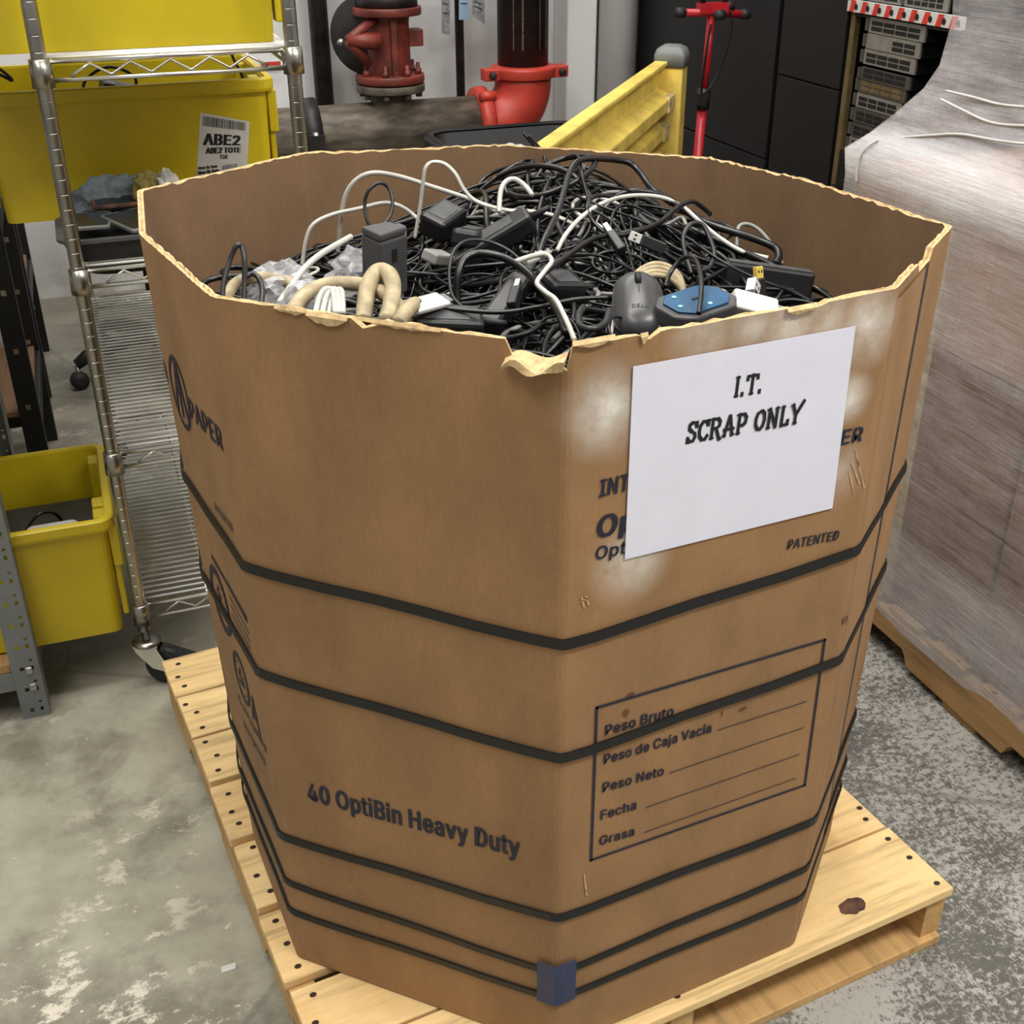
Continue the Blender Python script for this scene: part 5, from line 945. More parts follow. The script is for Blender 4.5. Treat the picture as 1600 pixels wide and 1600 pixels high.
# thin wall pipes
for nm, pa, pb, lb in (('drain_pipe', 490, 519, 'dark thin vertical pipe left of the red valve'), ('drain_pipe', 713, 726, 'narrow brown vertical pipe between red valve and red elbow')):
    a, b = atv(pa, 120, 3.84).dot(EU), atv(pb, 120, 3.84).dot(EU); r_ = (b-a)/2
    t = thing(nm, lb, 'pipe', UV((a+b)/2, 3.84, 0), AN); mb = MB(); mb.lathe([(r_, 0), (r_, 4.4)], 'pipe_black', 20); mb.build('pipe_run', t)
    mb = MB(); mb.box(-r_-.015, r_+.015, r_*.8, 3.975-3.84-.001, 2.0, 2.04, 'steel'); mb.build('wall_bracket', t)
def tagcard(name, label, px0, px1, py0, py1, mat, v, skew=0):
    p = [atv(px0, py1, v), atv(px1, py1+skew, v), atv(px1, py0, v), atv(px0, py0, v)]; c = (p[0]+p[2])/2
    t = thing(name, label, 'tag', c); mb = MB(); mb.add([q-c for q in p]+[q-c-EV*.0012 for q in p], [(3, 2, 1, 0), (4, 5, 6, 7), (0, 1, 5, 4), (1, 2, 6, 5), (2, 3, 7, 6), (3, 0, 4, 7)], mat); mb.build('card', t)
    mb = MB(); tp = (p[2]+p[3])/2-c; mb.tube([tp+Vector((0, 0, -.005))-EV*.002, tp+Vector((.01, 0, .04)), tp+Vector((0, 0, .10))+EV*.02], .0012, 'cable_white', 5)
    for k in range(4):
        z = .2+.15*k; a = p[3].lerp(p[0], z)-c-EV*.002; b = p[2].lerp(p[1], z)-c-EV*.002; mb.add([a.lerp(b, .15), a.lerp(b, .8), a.lerp(b, .8)+Vector((0, 0, .004)), a.lerp(b, .15)+Vector((0, 0, .004))], [(0, 1, 2, 3)], 'ink_black')
    mb.build('print', t); return t
tagcard('inspection_tag', 'blue paper tag tied to the narrow brown pipe', 717, 733, -40, 31, 'tag_blue', 3.74)
tagcard('inspection_tag', 'pale crumpled tag hanging right of the blue tag', 738, 757, -20, 24, 'tag_grey', 3.76, 14)
tagcard('inspection_tag', 'dark grey tag hanging left of the narrow brown pipe', 690, 703, -40, 52, 'tag_grey', 3.75, 3)
a = atv(407, 108, 3.96); b = atv(438, 95, 3.96); c0 = (a+b)/2
t = thing('wall_label', 'small red and white label behind the chrome shelf post', 'label', c0, AN); hw = (b-a).dot(EU)/2; hh = abs((b-a).z)/2
mb = MB(); mb.box(-hw, hw, -.004, .0, -hh, hh, 'white'); mb.build('label_sheet', t); mb = MB(); mb.box(-hw*.9, hw*.95, -.006, -.0035, -hh*.1, hh*.9, 'red_label'); mb.box(-hw*.9, hw*.5, -.006, -.0035, -hh*.85, -hh*.3, 'red_label'); mb.build('label_print', t)

# ------------------------------------------------------------------ yellow guard rail
gp = UV(1.400, 2.565)
g = thing('guard_rail', 'yellow steel guard rail ending at a grey-capped post', 'guard rail', gp, math.radians(-133.6))
mb = MB(); mb.box(-.045, .045, -.045, .045, 0, .985, 'guard'); mb.box(-.10, .10, -.10, .10, 0, .012, 'guard'); mb.build('post', g, bevel=.006)
mb = MB(); loft(mb, [R3(.098, .098, .012, .965), R3(.098, .098, .012, 1.0), R3(.085, .085, .012, 1.018), R3(.05, .05, .012, 1.028)], 'grey_paint', True, True); mb.build('post_cap', g)
pf = [(-.045, .985), (-.002, .985), (-.002, .972), (-.028, .958), (-.028, .905), (.022, .885), (.022, .848), (-.030, .830), (-.030, .815), (.012, .800), (.012, .762), (-.030, .745), (-.030, .720), (.012, .704), (.012, .664), (-.030, .645), (-.030, .600), (-.045, .600)]
mb = MB(); mb.prism(pf, 1.75, 'guard', frame((.05, 0, 0), Vector((0, 1, 0)), Vector((0, 0, 1)), Vector((1, 0, 0)))); mb.build('corrugated_beam', g, bevel=.004)
for z0, z1, y1 in ((.842, .892, .027), (.756, .806, .018), (.658, .710, .018)):
    mb = MB(); mb.box(.048, .135, -.025, y1, z0, z1, 'guard_end'); mb.build('beam_end_clip', g, bevel=.005)
mb = MB(); mb.box(1.8, 1.89, -.11, -.046, 0, .985, 'guard'); mb.build('post', g, bevel=.006)

# ------------------------------------------------------------------ black cabinets along the right wall
CU = 1.86
def cabinet(label, v0, v1, H, split):
    t = thing('black_cabinet', label, 'cabinet', UV(CU, v0), AN, None)
    D = .75; W = v1-v0
    mb = MB(); mb.box(.02, D, 0, W, 0, H, 'cabinet'); mb.build('carcass', t, bevel=.004)
    for z0, z1 in ((.06, split-.002), (split+.002, H-.02)):
        mb = MB(); mb.box(0, .019, .006, W-.006, z0, z1, 'cabinet'); d = mb.build('door', t, bevel=.003)
        mb = MB(); mb.box(-.012, -.0002, .05, .075, (z0+z1)/2-.06, (z0+z1)/2+.06, 'black'); mb.build('handle', d, bevel=.003)
    return t
cabinet('wide matt black cabinet behind the red stand', 2.705, 3.79, 2.1, .612)
cabinet('narrow matt black cabinet between wide cabinet and network rack', 2.315, 2.69, 2.1, .9)

# ------------------------------------------------------------------ red tripod stand
sp = UV(1.515, 2.6)
s = thing('tripod_stand', 'red tripod stand with black-ended crossbar before the black cabinet', 'stand', sp, AN)
lean = lambda z: Vector((.03*z, 0, z))
mb = MB(); mb.tube([lean(.12), lean(.84)], .0155, 'red_pole', 16); mb.build('lower_pole', s)
mb = MB(); mb.tube([lean(.82), lean(.885)], .022, 'black', 16); mb.box(-.028, -.005, -.012, .012, .835, .87, 'black', Matrix.Translation((.025, -.02, 0))); mb.build('clamp_collar', s)
mb = MB(); mb.tube([lean(.86), lean(1.105)], .0125, 'red_pole', 16); mb.build('upper_pole', s)
T_ = lean(1.11)
mb = MB(); mb.tube([T_+Vector((-.10, 0, .005)), T_+Vector((.115, 0, -.008))], .012, 'red_pole', 12); mb.box(-.045, .05, -.02, .02, .0, .03, 'red_pole', Matrix.Translation(T_)); mb.tube([T_+Vector((.0, -.06, 0)), T_+Vector((.06, .0, .0))], .012, 'red_pole', 10); cb = mb.build('crossbar', s)
for a, b in (((-.125, 0, .006), (-.095, 0, .005)), ((.105, 0, -.008), (.135, 0, -.009)), ((-.02, -.075, 0), (.012, -.05, 0)), ((.045, 0, .02), (.075, 0, .02))):
    mb = MB(); mb.tube([T_+Vector(a), T_+Vector(b)], .0155, 'black_soft', 12); mb.build('end_cap', cb)
for x in (-.035, .045):
    mb = MB(); mb.tube([T_+Vector((x, 0, .02)), T_+Vector((x, 0, .42))], .010, 'black', 10); mb.build('lamp_bracket', s)
mb = MB(); mb.tube(smooth_path([T_+Vector((.05, -.03, .01)), T_+Vector((.055, -.035, -.06)), T_+Vector((.03, -.03, -.16)), lean(.885)+Vector((.0, -.03, 0)), lean(.88)+Vector((-.02, -.02, 0)), T_+Vector((-.025, -.025, -.14)), T_+Vector((-.01, -.02, -.03))], 8), .0035, 'cable_black', 8); mb.build('power_cord', s)
for k in range(3):
    a = math.radians(30+120*k); d = Vector((math.cos(a), math.sin(a), 0)); mb = MB(); mb.tube([lean(.42)+d*.02, d*.32+Vector((0, 0, .012))], .010, 'red_pole', 10); l = mb.build('leg', s); mb = MB(); mb.tube([d*.30+Vector((0, 0, .03)), d*.335+Vector((0, 0, .008))], .014, 'black_soft', 10); mb.build('foot', l)

# ------------------------------------------------------------------ network rack
nr = thing('equipment_rack', 'open rack of network switches under a red-and-white striped rail', 'rack', UV(CU, 1.80), AN)
RVW = .50
for y, mt in ((.478, 'brass'), (0, 'cabinet')):
    for x in (0, .55):
        mb = MB(); mb.box(x, x+.022, y, y+.022, 0, 1.75, mt); mb.build('post', nr, bevel=.002)
mb = MB(); mb.box(.56, .57, 0, .5, .02, 1.75, 'cabinet'); mb.box(.02, .55, -.006, .0, .02, 1.75, 'cabinet'); mb.build('rear_panel', nr)
zr = 1.133
rl = MB(); rl.box(-.018, -.002, -.02, .50, zr, zr+.032, 'white')
for k in range(9):
    y = .49-k*.058; rl.add([(-.0186, y, zr), (-.0186, y-.024, zr), (-.0186, y-.034, zr+.032), (-.0186, y-.010, zr+.032)], [(0, 1, 2, 3)], 'red_label')
    n = 10; rl.add([(-.0192, y-.035+.009*math.cos(2*math.pi*j/n), zr+.015+.009*math.sin(2*math.pi*j/n)) for j in range(n)], [tuple(range(n))], 'port')
rl.build('striped_rail', nr)
mb = MB(); mb.box(-.02, .0, .478, .50, zr+.032, zr+.2, 'red_label'); mb.build('red_bracket', nr)
for z in (.35, .62, zr-.006, 1.5):
    mb = MB(); mb.box(0, .56, .0, .5, z-.006, z, 'cabinet'); mb.build('shelf', nr)
def switch(name, label, v1, z, W, mat, pm, k, rows_=2, blocks=4, x0=.0, lead=.0, zt=.043):
    t = thing(name, label, 'network switch', UV(CU+x0, v1-W, z), AN, 'network switches stacked in the rack')
    mb = MB(); mb.box(.008, .24, 0, W, 0, zt, 'cabinet'); mb.build('casing', t, bevel=.001); mb = MB(); mb.box(0, .0078, 0, W, 0, zt, mat); mb.build('front_panel', t, bevel=.001)
    mb = MB(); L = W*(1-lead)-.03
    for b in range(blocks):
        y1 = W*(1-lead)-.014-L*b/blocks; y0 = y1-L/blocks+.006
        for r_ in range(rows_):
            z0 = .007+r_*(.030/rows_); mb.box(-.0012, .002, y0, y1, z0, z0+.030/rows_-.004, pm)
    mb.build('port_bank', t)
    mb = MB(); mb.box(-.002, .02, W, W+.016, .004, zt-.004, 'switch_dark'); mb.build('rack_ear', t)
    return t
names = ['topmost grey switch under the striped rail with four wide port banks', 'second switch from the striped rail, plain grey left half', 'third switch from the striped rail with a pale top edge', 'fourth switch from the striped rail, dark with few ports', 'fifth switch from the striped rail with yellowish port banks', 'sixth switch from the striped rail, pale-edged with two dark rows', 'seventh switch from the striped rail with thin dark rows', 'eighth switch from the striped rail, dark grey', 'lowest visible grey switch above the stretch wrap']
cfg = [('switch', 'port', 4, 0), ('switch', 'port', 2, .45), ('switch', 'port', 4, 0), ('switch_dark', 'port', 4, 0), ('switch_dark', 'brass', 4, .0), ('switch', 'port', 4, 0), ('switch_dark', 'port', 4, 0), ('switch_dark', 'port', 4, 0), ('switch', 'port', 4, 0)]
zs_ = 1.083
for k, (nm, (mt, pm, bl_, ld)) in enumerate(zip(names, cfg)):
    switch('network_switch', nm, 2.20+.006*k, zs_, .262-.008*k, mt, pm, k, blocks=bl_, lead=ld, x0=-.004+.002*k, zt=.043 if k != 3 else .036); zs_ -= .0445 if k != 3 else .038
zlow = zs_
mb = MB(); mb.box(0, .3, 0, .30, 0, zlow+.0405-.622, 'cabinet'); mb.box(-.002, 0, .20, .26, .10, .125, 'carton'); o = mb.build('server_chassis', loc=UV(CU-.0, 1.97, .622), rz=AN); tag(o, 'black server chassis with a small tan sticker under the lowest switch', 'server')
switch('grey_device', 'light grey device with dark bays standing left on the striped rail', 2.235, zr+.034, .17, 'switch', 'port', 9, 1, 2, zt=.09)
switch('grey_device', 'light grey device with small square ports standing right on the striped rail', 2.055, zr+.034, .19, 'switch', 'port', 10, 2, 5, zt=.09)

# ------------------------------------------------------------------ black bin with a white bag behind the cardboard bin
pb_ = atz(772, 196, .72); bu, bv = pb_.dot(EU), pb_.dot(EV)
ub_ = thing('utility_bin', 'black plastic bin behind the cardboard bin, rim rounded', 'bin', UV(bu+.02, bv-.22, 0), AN)
mb = MB(); loft(mb, [R3(.44, .36, .06, 0), R3(.54, .42, .07, .71), R3(.53, .41, .065, .71), R3(.43, .35, .05, .02)], 'black', True, True); mb.build('bin_body', ub_)
mb = MB(); loft(mb, [R3(.54, .42, .07, .675), R3(.585, .465, .085, .677), R3(.59, .47, .09, .705), R3(.575, .455, .085, .72), R3(.53, .41, .07, .715)], 'black', False, False); mb.build('bin_rim', ub_)
blob('plastic_bag', 'white bag lying in the black plastic bin', UV(bu+.02, bv-.13, .60), .09, .06, .05, 'cloth_white', 'bag', 21, .2)
mb = MB(); mb.box(-.19, .19, -.15, .15, 0, .57, 'carton_dark'); o = mb.build('packed_box', loc=UV(bu+.02, bv-.22, .025), rz=AN); tag(o, 'brown box standing inside the black plastic bin', 'box')

# ------------------------------------------------------------------ shrink-wrapped load on the right
P0 = UV(1.075, -.09)
rp = thing('wooden_pallet', 'worn pallet under the shrink-wrapped load, fork notches in its side', 'pallet', P0, AN)
pallet(rp, 1.0, [(.0, .12), (.16, .26), (.31, .41), (.46, .56), (.61, .71), (.76, .86), (.90, 1.0), (1.10, 1.24)], (.0, .48, .962), wood_='wood_old', bottoms=[(0, .1), (.55, .65), (1.14, 1.24)], rnd=9)
def carton(label, x0, x1, y0, y1, z0, z1, mat):
    t = thing('carton', label, 'box', P0+EU*x0+EV*y0+Vector((0, 0, z0)), AN, 'cartons on the wrapped pallet'); w_, d_, h_ = x1-x0, y1-y0, z1-z0
    mb = MB(); mb.box(0, w_, 0, d_, 0, h_, mat); mb.build('carton_body', t, bevel=.006)
    mb = MB(); mb.box(-.0008, .0004, d_/2-.025, d_/2+.025, .0, h_, 'cable_beige'); mb.box(w_/2-.025, w_/2+.025, 0, d_, h_-.0004, h_+.0008, 'cable_beige'); mb.build('packing_tape', t)
for k, (z0, z1, mt, nm) in enumerate(((.121, .41, 'carton_dark', 'bottom'), (.412, .70, 'carton_dark', 'middle'), (.702, .985, 'carton', 'third'))):
    carton('brown carton in the %s tier of the wrapped load, nearer end' % nm, .02, .97, .02, .60, z0, z1, mt)
    carton('brown carton in the %s tier of the wrapped load, farther end' % nm, .02, .97, .61, 1.20, z0, z1, mt)
carton('brown carton standing on top of the wrapped tiers', .23, .95, .10, .98, .987, 1.40, 'carton')
carton('uppermost brown carton of the wrapped load', .26, .95, .10, 1.0, 1.402, 1.85, 'carton')
MT['film'] = make_film('stretch_film', .06, .42, (232, 231, 236), (.6, .6, 3.2), zband=[(.955, 1.055, .42), (.02, .30, .24), (.70, .95, .08), (1.05, 1.2, .06)], rough=.2)
def rring(x0, x1, y0, y1, z, m=26, wob=0, seed=0, r=.022):
    P = []
    base = rrect(x1-x0, y1-y0, r, 4); n = len(base)
    for k in range(n):
        a, b = Vector(base[k]), Vector(base[(k+1) % n]); cnt = m if (b-a).length > .1 else 1
        for j in range(cnt): P.append(a.lerp(b, j/cnt))
    out = []
    for p in P:
        q = p.normalized()*(mnoise.noise(Vector((p.x*5, p.y*5, z*9+seed)))*wob); out.append(Vector((p.x+q.x+(x0+x1)/2, p.y+q.y+(y0+y1)/2, z)))
    return out
film = thing('stretch_wrap', 'clear stretch film wrapped over the brown cartons, tented below the upper stack', 'plastic wrap', P0, AN)
rings = [(.0, .985, .0, 1.22, .085, .004), (-.004, .99, -.004, 1.224, .13, .004)]
for k in range(9): rings.append((-.004, .99, -.004, 1.224, .2+.085*k, .007))
rings += [(-.002, .985, .0, 1.226, .96, .006), (-.004, .98, .0, 1.236, 1.010, .003), (.028, .965, .03, 1.20, 1.045, .009), (.058, .96, .05, 1.17, 1.085, .012), (.085, .955, .065, 1.14, 1.135, .012), (.098, .955, .08, 1.122, 1.18, .012)]
for k in range(8): rings.append((.106, .96, .085, 1.112, 1.26+.085*k, .012))
rg = [rring(x0, x1, y0, y1, z, wob=w_) for x0, x1, y0, y1, z, w_ in rings]
mb = MB(); loft(mb, rg, 'film', False, False); mb.build('film_shell', film)
tw = lambda *pts: [(p-P0) for p in pts]
RI = Matrix.Rotation(-AN, 4, 'Z')
def strand(px_list, x):
    out = []
    for (px, py), xx in zip(px_list, x):
        p = atu(px, py, 1.075+xx); out.append(RI @ (p-P0))
    mb = MB(); mb.tube(smooth_path(out, 6), .0026, 'white', 6); mb.build('film_strand', film)
strand([(1478, 142), (1520, 152), (1562, 163), (1610, 168)], (.075, .08, .085, .09))
strand([(1470, 155), (1500, 170), (1550, 192), (1610, 197)], (.068, .066, .07, .075))
strand([(1400, 216), (1450, 212), (1500, 210), (1560, 220), (1610, 226)], (.035, .042, .05, .05, .05))
strand([(1372, 218), (1352, 232), (1340, 255), (1338, 285)], (.02, .0, -.009, -.009))

p = atz(357, 1513, 0); mb = MB(); mb.add([p+Vector(q) for q in ((-.012, -.004, .0008), (.010, -.006, .0012), (.013, .005, .0022), (-.009, .007, .001))]+[p+Vector(q) for q in ((-.012, -.004, .0002), (.010, -.006, .0004), (.013, .005, .0012), (-.009, .007, .0003))], [(0, 1, 2, 3), (7, 6, 5, 4), (0, 4, 5, 1), (1, 5, 6, 2), (2, 6, 7, 3), (3, 7, 4, 0)], 'white')
tag(mb.build('paper_scrap'), 'small white scrap on the concrete left of the pallet', 'scrap')
# ------------------------------------------------------------------ the heap of cables in the bin
POLY = [Vector(p) for p in TOP]; CEN = Vector((.18, .45))
EDG = []
for i in range(10):
    a, b = POLY[i].lerp(Vector(BOT[i]), .25), POLY[(i+1) % 10].lerp(Vector(BOT[(i+1) % 10]), .25); d = (b-a).normalized(); n = Vector((-d.y, d.x))
    if n.dot(CEN-a) < 0: n = -n
    EDG.append((a, n))
def dist_in(x, y): return min((Vector((x, y))-a).dot(n) for a, n in EDG)
def H(x, y):
    h = .950+.132*math.exp(-((x-.37)**2/(2*.16**2)+(y-.68)**2/(2*.18**2)))+.045*math.exp(-((x-.22)**2+(y-.30)**2)/(2*.14**2))
    h += .015*math.exp(-((x+.12)**2+(y-.55)**2)/(2*.1**2)); return h
# dark tangle under the visible layer
mb = MB(); rows_ = 14; pts = outline(TOP, -TH-.01, 6); n = len(pts); v = []; f = []
for r_ in range(rows_+1):
    for k in range(n):
        p = CEN.lerp(pts[k][2]*.985+CEN*.015, r_/rows_); z = H(p.x, p.y)-.045+.022*mnoise.noise(Vector((p.x*26, p.y*26, 0)))+.012*mnoise.noise(Vector((p.x*70, p.y*70, 4))); v.append((p.x, p.y, z))
for r_ in range(rows_):
    for k in range(n): k2 = (k+1) % n; f.append((r_*n+k, (r_+1)*n+k, (r_+1)*n+k2, r_*n+k2))
b = len(v)
v += [(p[2].x*.94+CEN.x*.06, p[2].y*.94+CEN.y*.06, .14) for p in pts]
for k in range(n): k2 = (k+1) % n; f.append((rows_*n+k, b+k, b+k2, rows_*n+k2))
f.append(tuple(b+k for k in range(n)))
mb.add(v, f, 'cable_black', True); o = mb.build('cable_tangle'); tag(o, 'dense dark tangle of cables filling the cardboard bin', 'cables', kind='stuff')
RC = random.Random(77)
def wander(length, tight, lift, x=None, y=None, step=.012):
    if x is None:
        while True:
            x, y = RC.uniform(-.27, .62), RC.uniform(.02, .93)
            if dist_in(x, y) > .045: break
    th = RC.uniform(0, 6.28); k = RC.uniform(-tight, tight); kt = k; pts = []; ph = RC.uniform(0, 6.28); fq = RC.uniform(9, 22); am = RC.uniform(.005, .020); off = RC.uniform(-.02, lift)
    N_ = int(length/step); x0, y0 = x, y
    for i in range(N_):
        if i % 9 == 0: kt = RC.uniform(-tight, tight) if RC.random() < .7 else RC.choice((-1, 1))*RC.uniform(tight, tight*1.8)
        k += (kt-k)*.25
        d = dist_in(x, y)
        if d < .06:
            c = math.atan2(CEN.y-y, CEN.x-x); dl = (c-th+math.pi) % (2*math.pi)-math.pi; th += dl*.32
        th += k*step; x += math.cos(th)*step; y += math.sin(th)*step
        if dist_in(x, y) < .022:
            x += (CEN.x-x)*.06; y += (CEN.y-y)*.06
        e = min(1, i/6, (N_-1-i)/6)
        pts.append(Vector((x, y, H(x, y)+off+am*math.sin(fq*i*step+ph)-.03*(1-e))))
    for _ in range(4): pts = [pts[0]]+[(pts[i-1]+pts[i]*2+pts[i+1])/4 for i in range(1, N_-1)]+[pts[-1]]
    return pts
def plug_on(o, p, d, kind):
    mb = MB(); M = axisM(p, d)
    if kind == 0:
        mb.prism([(-.008, -.004), (.008, -.004), (.008, .004), (-.008, .004)], .030, 'black', M); mb.prism([(-.006, -.0022), (.006, -.0022), (.006, .0022), (-.006, .0022)], .045, 'usb', M)
    elif kind == 1:
        mb.prism([(-.012, -.009), (.012, -.009), (.012, .009), (-.012, .009)], .035, 'black', M); mb.prism([(-.01, -.007), (.01, -.007), (.01, .007), (-.01, .007)], .042, 'dgrey', M)
    else:
        mb.lathe([(.005, 0), (.0055, .02), (.003, .021), (.003, .034)], 'black', 10, M)
    mb.build('plug', o)
def filler(n, mats, rads, label, group, lens, tight, lift, plugs=.35, name='cable'):
    for i in range(n):
        P = wander(RC.uniform(*lens), tight, lift); r_ = RC.choice(rads); mb = MB(); mt = RC.choice(mats)
        mb.tube(P, r_, mt, 6); o = mb.build(name); tag(o, label, 'cable', group)
        if RC.random() < plugs: plug_on(o, P[-1], P[-1]-P[-3], RC.choice((0, 0, 1, 2)))
BL = 'black cable tangled into the heap inside the cardboard bin'
filler(140, ['cable_black'], [.0018, .002, .0023, .0026, .0032], BL, 'black cables heaped in the bin', (.35, 1.0), 26, .03)
filler(115, ['cable_black'], [.0021, .0026, .0032, .0038, .0046], BL, 'black cables heaped in the bin', (.4, 1.1), 13, .045)
def arcs(n):
    for i in range(n):
        while True:
            x, y = RC.uniform(-.2, .56), RC.uniform(.08, .86)
            if dist_in(x, y) > .09: break
        a = RC.uniform(0, 6.28); R_ = RC.uniform(.03, .075); h = RC.uniform(.035, .075); tilt = RC.uniform(-.5, .5); P = []
        for k in range(17):
            t = k/16; c = math.cos(math.pi*t)*R_; s_ = math.sin(math.pi*t)
            qx = x+math.cos(a)*c-math.sin(a)*s_*h*tilt; qy = y+math.sin(a)*c+math.cos(a)*s_*h*tilt
            if dist_in(qx, qy) < .02: qx += (CEN.x-qx)*.1; qy += (CEN.y-qy)*.1
            P.append(Vector((qx, qy, H(qx, qy)-.025+s_*h)))
        mb = MB(); mb.tube(P, RC.choice((.0018, .0022, .0026, .0034)), 'cable_black', 7); o = mb.build('cable'); tag(o, BL, 'cable', 'black cables heaped in the bin')
arcs(36)
filler(34, ['cable_charcoal'], [.0022, .003, .0042], 'charcoal grey cable tangled into the heap in the bin', 'charcoal cables heaped in the bin', (.3, .8), 22, .045)
filler(36, ['cable_white'], [.0018, .0024, .003], 'short white cable caught in the black heap in the bin', 'white cables heaped in the bin', (.14, .4), 20, .03, .2)
filler(24, ['cable_grey'], [.002, .0028, .0034], 'grey cable caught in the black heap in the bin', 'grey cables heaped in the bin', (.2, .5), 20, .035, .2)

# cables one can follow: (pixel, pixel, y depth) in the photo's frame turned into points of the heap
def hero(label, pts, r, mat, flat=1.0, cat='cable', name='cable'):
    P = []
    for p in pts:
        P.append(aty(p[0], p[1], p[2]))
    o = cable_obj(name, P, r, mat, label, None, cat, None, 8, 8, flat); return o
# every point: px, py, y
hero('tall white cable arching highest at the left of the heap', [(528, 395, .76), (532, 345, .75), (540, 305, .74), (558, 280, .73), (585, 270, .72), (625, 276, .72), (670, 290, .71), (710, 303, .70), (745, 315, .69), (775, 330, .67)], .0034, 'cable_white')
hero('white cable arching low against the back left wall of the bin', [(472, 415, .74), (478, 375, .74), (490, 350, .74), (520, 335, .74), (560, 326, .73), (600, 317, .72), (625, 322, .71), (645, 335, .70), (660, 350, .68)], .003, 'cable_white')
hero('flat white cable folded into a sharp peak above the heap', [(648, 372, .66), (656, 325, .66), (661, 285, .66), (665, 262, .66), (676, 253, .66), (695, 256, .65), (712, 272, .64), (726, 297, .63), (746, 315, .62), (790, 328, .60), (830, 330, .58), (870, 338, .56), (905, 355, .54)], .0042, 'cable_white', .55)
hero('upright dark cable loop beside the tall white arch', [(590, 372, .66), (574, 345, .67), (570, 318, .68), (576, 298, .68), (592, 286, .68), (606, 292, .68), (613, 312, .67), (610, 335, .66), (598, 352, .65), (586, 362, .64), (590, 385, .62)], .0026, 'cable_charcoal')
hero('thick black cable bent over the top of the heap', [(838, 408, .42), (852, 372, .45), (870, 335, .50), (881, 300, .55), (891, 268, .60), (905, 251, .62), (930, 248, .64), (960, 250, .66), (984, 255, .66), (1000, 270, .64), (1018, 294, .60), (1050, 318, .56)], .0046, 'cable_black')
hero('heavy black cable running down to the right rim of the bin', [(940, 318, .62), (985, 300, .60), (1030, 305, .58), (1065, 325, .55), (1100, 347, .52), (1145, 362, .48), (1185, 375, .44), (1212, 388, .41), (1217, 402, .39), (1212, 412, .38)], .0058, 'cable_black')
hero('second heavy black cable just below the heavy one at right', [(1000, 340, .56), (1050, 350, .54), (1090, 362, .50), (1135, 382, .46), (1180, 402, .41), (1225, 425, .36), (1262, 446, .33), (1292, 460, .31)], .005, 'cable_black')
hero('long pale cable crossing the right half of the heap', [(870, 392, .46), (885, 365, .48), (910, 338, .52), (945, 316, .55), (985, 306, .57), (1030, 308, .57), (1065, 322, .55), (1095, 348, .51), (1125, 372, .47), (1160, 393, .43), (1200, 403, .40)], .0032, 'cable_white')
hero('grey cable loop standing against the right inner wall', [(1150, 398, .46), (1152, 372, .47), (1154, 355, .48), (1166, 350, .48), (1183, 357, .47), (1198, 372, .45), (1210, 390, .43), (1222, 412, .40)], .003, 'cable_grey')
hero('grey cable loop hanging above the blue device', [(1080, 428, .38), (1070, 395, .40), (1068, 368, .42), (1080, 350, .43), (1098, 352, .43), (1110, 375, .41), (1116, 398, .39), (1108, 418, .37), (1092, 424, .36)], .0034, 'cable_charcoal')
hero('black cable running behind the grey loop to the mouse', [(845, 430, .34), (880, 405, .37), (930, 372, .42), (985, 365, .43), (1030, 348, .45), (1062, 322, .48), (1085, 316, .50), (1110, 335, .50)], .0038, 'cable_black')
hero('thick black cord arching over the front of the heap', [(722, 510, .38), (714, 470, .40), (716, 430, .41), (726, 405, .42), (750, 396, .42), (785, 402, .40), (820, 422, .36), (850, 455, .30), (872, 488, .24), (885, 520, .18)], .0052, 'cable_black')
hero('thin dark arc right of the grey bracket', [(760, 500, .34), (712, 470, .38), (702, 430, .41), (708, 395, .43), (730, 376, .45), (765, 378, .45), (800, 395, .42), (835, 430, .36)], .0022, 'cable_charcoal')
hero('dark cable hoop at the far left corner of the bin', [(347, 470, .40), (350, 440, .41), (360, 405, .42), (370, 384, .42), (378, 386, .42), (382, 405, .41), (382, 440, .40), (381, 470, .39)], .0032, 'cable_charcoal')
hero('small dark cable hook beside the clear plastic bag', [(385, 432, .42), (395, 428, .42), (405, 436, .41), (410, 455, .40), (408, 478, .38)], .0034, 'cable_charcoal')
hero('beige hose curving along the left wall of the bin', [(352, 480, .40), (358, 458, .42), (368, 443, .43), (388, 435, .43), (420, 434, .43), (450, 441, .42), (475, 460, .40)], .0068, 'cable_beige', 1, 'hose', 'hose')
hero('beige hose arching toward the front left rim', [(455, 490, .32), (470, 468, .34), (490, 452, .36), (520, 443, .36), (560, 444, .35), (592, 454, .32), (618, 474, .29), (632, 500, .25)], .0088, 'cable_beige', 1, 'hose', 'hose')
hero('thick beige hose bent in a tight arch over the front rim', [(568, 500, .28), (571, 470, .30), (576, 443, .32), (590, 425, .33), (606, 427, .32), (614, 447, .30), (611, 475, .27), (604, 502, .24)], .0098, 'cable_beige', 1, 'hose', 'hose')
hero('cut end of beige hose poking over the front rim', [(622, 506, .22), (634, 488, .235), (646, 476, .25), (651, 478, .25)], .0088, 'cable_beige', 1, 'hose', 'hose')
hero('straight white cable slanting past the clear plastic bag', [(436, 474, .38), (455, 447, .40), (475, 420, .43), (500, 398, .46), (530, 380, .49), (548, 370, .51)], .0040, 'cable_white')
hero('thin white cable leading down to the notched rim', [(806, 408, .33), (830, 400, .34), (852, 397, .34), (862, 408, .33), (850, 425, .31), (839, 442, .29), (852, 456, .27), (868, 468, .24), (880, 490, .20), (890, 512, .16), (897, 530, .12)], .0030, 'cable_white')
hero('black cable sticking up highest at the back of the heap', [(818, 208, .84), (832, 226, .83), (846, 242, .82), (862, 262, .80), (885, 268, .79), (905, 275, .77)], .0030, 'cable_black')
hero('second black cable sticking up beside the highest one', [(826, 212, .83), (844, 232, .82), (852, 250, .80), (856, 275, .78), (870, 300, .74)], .0026, 'cable_black')
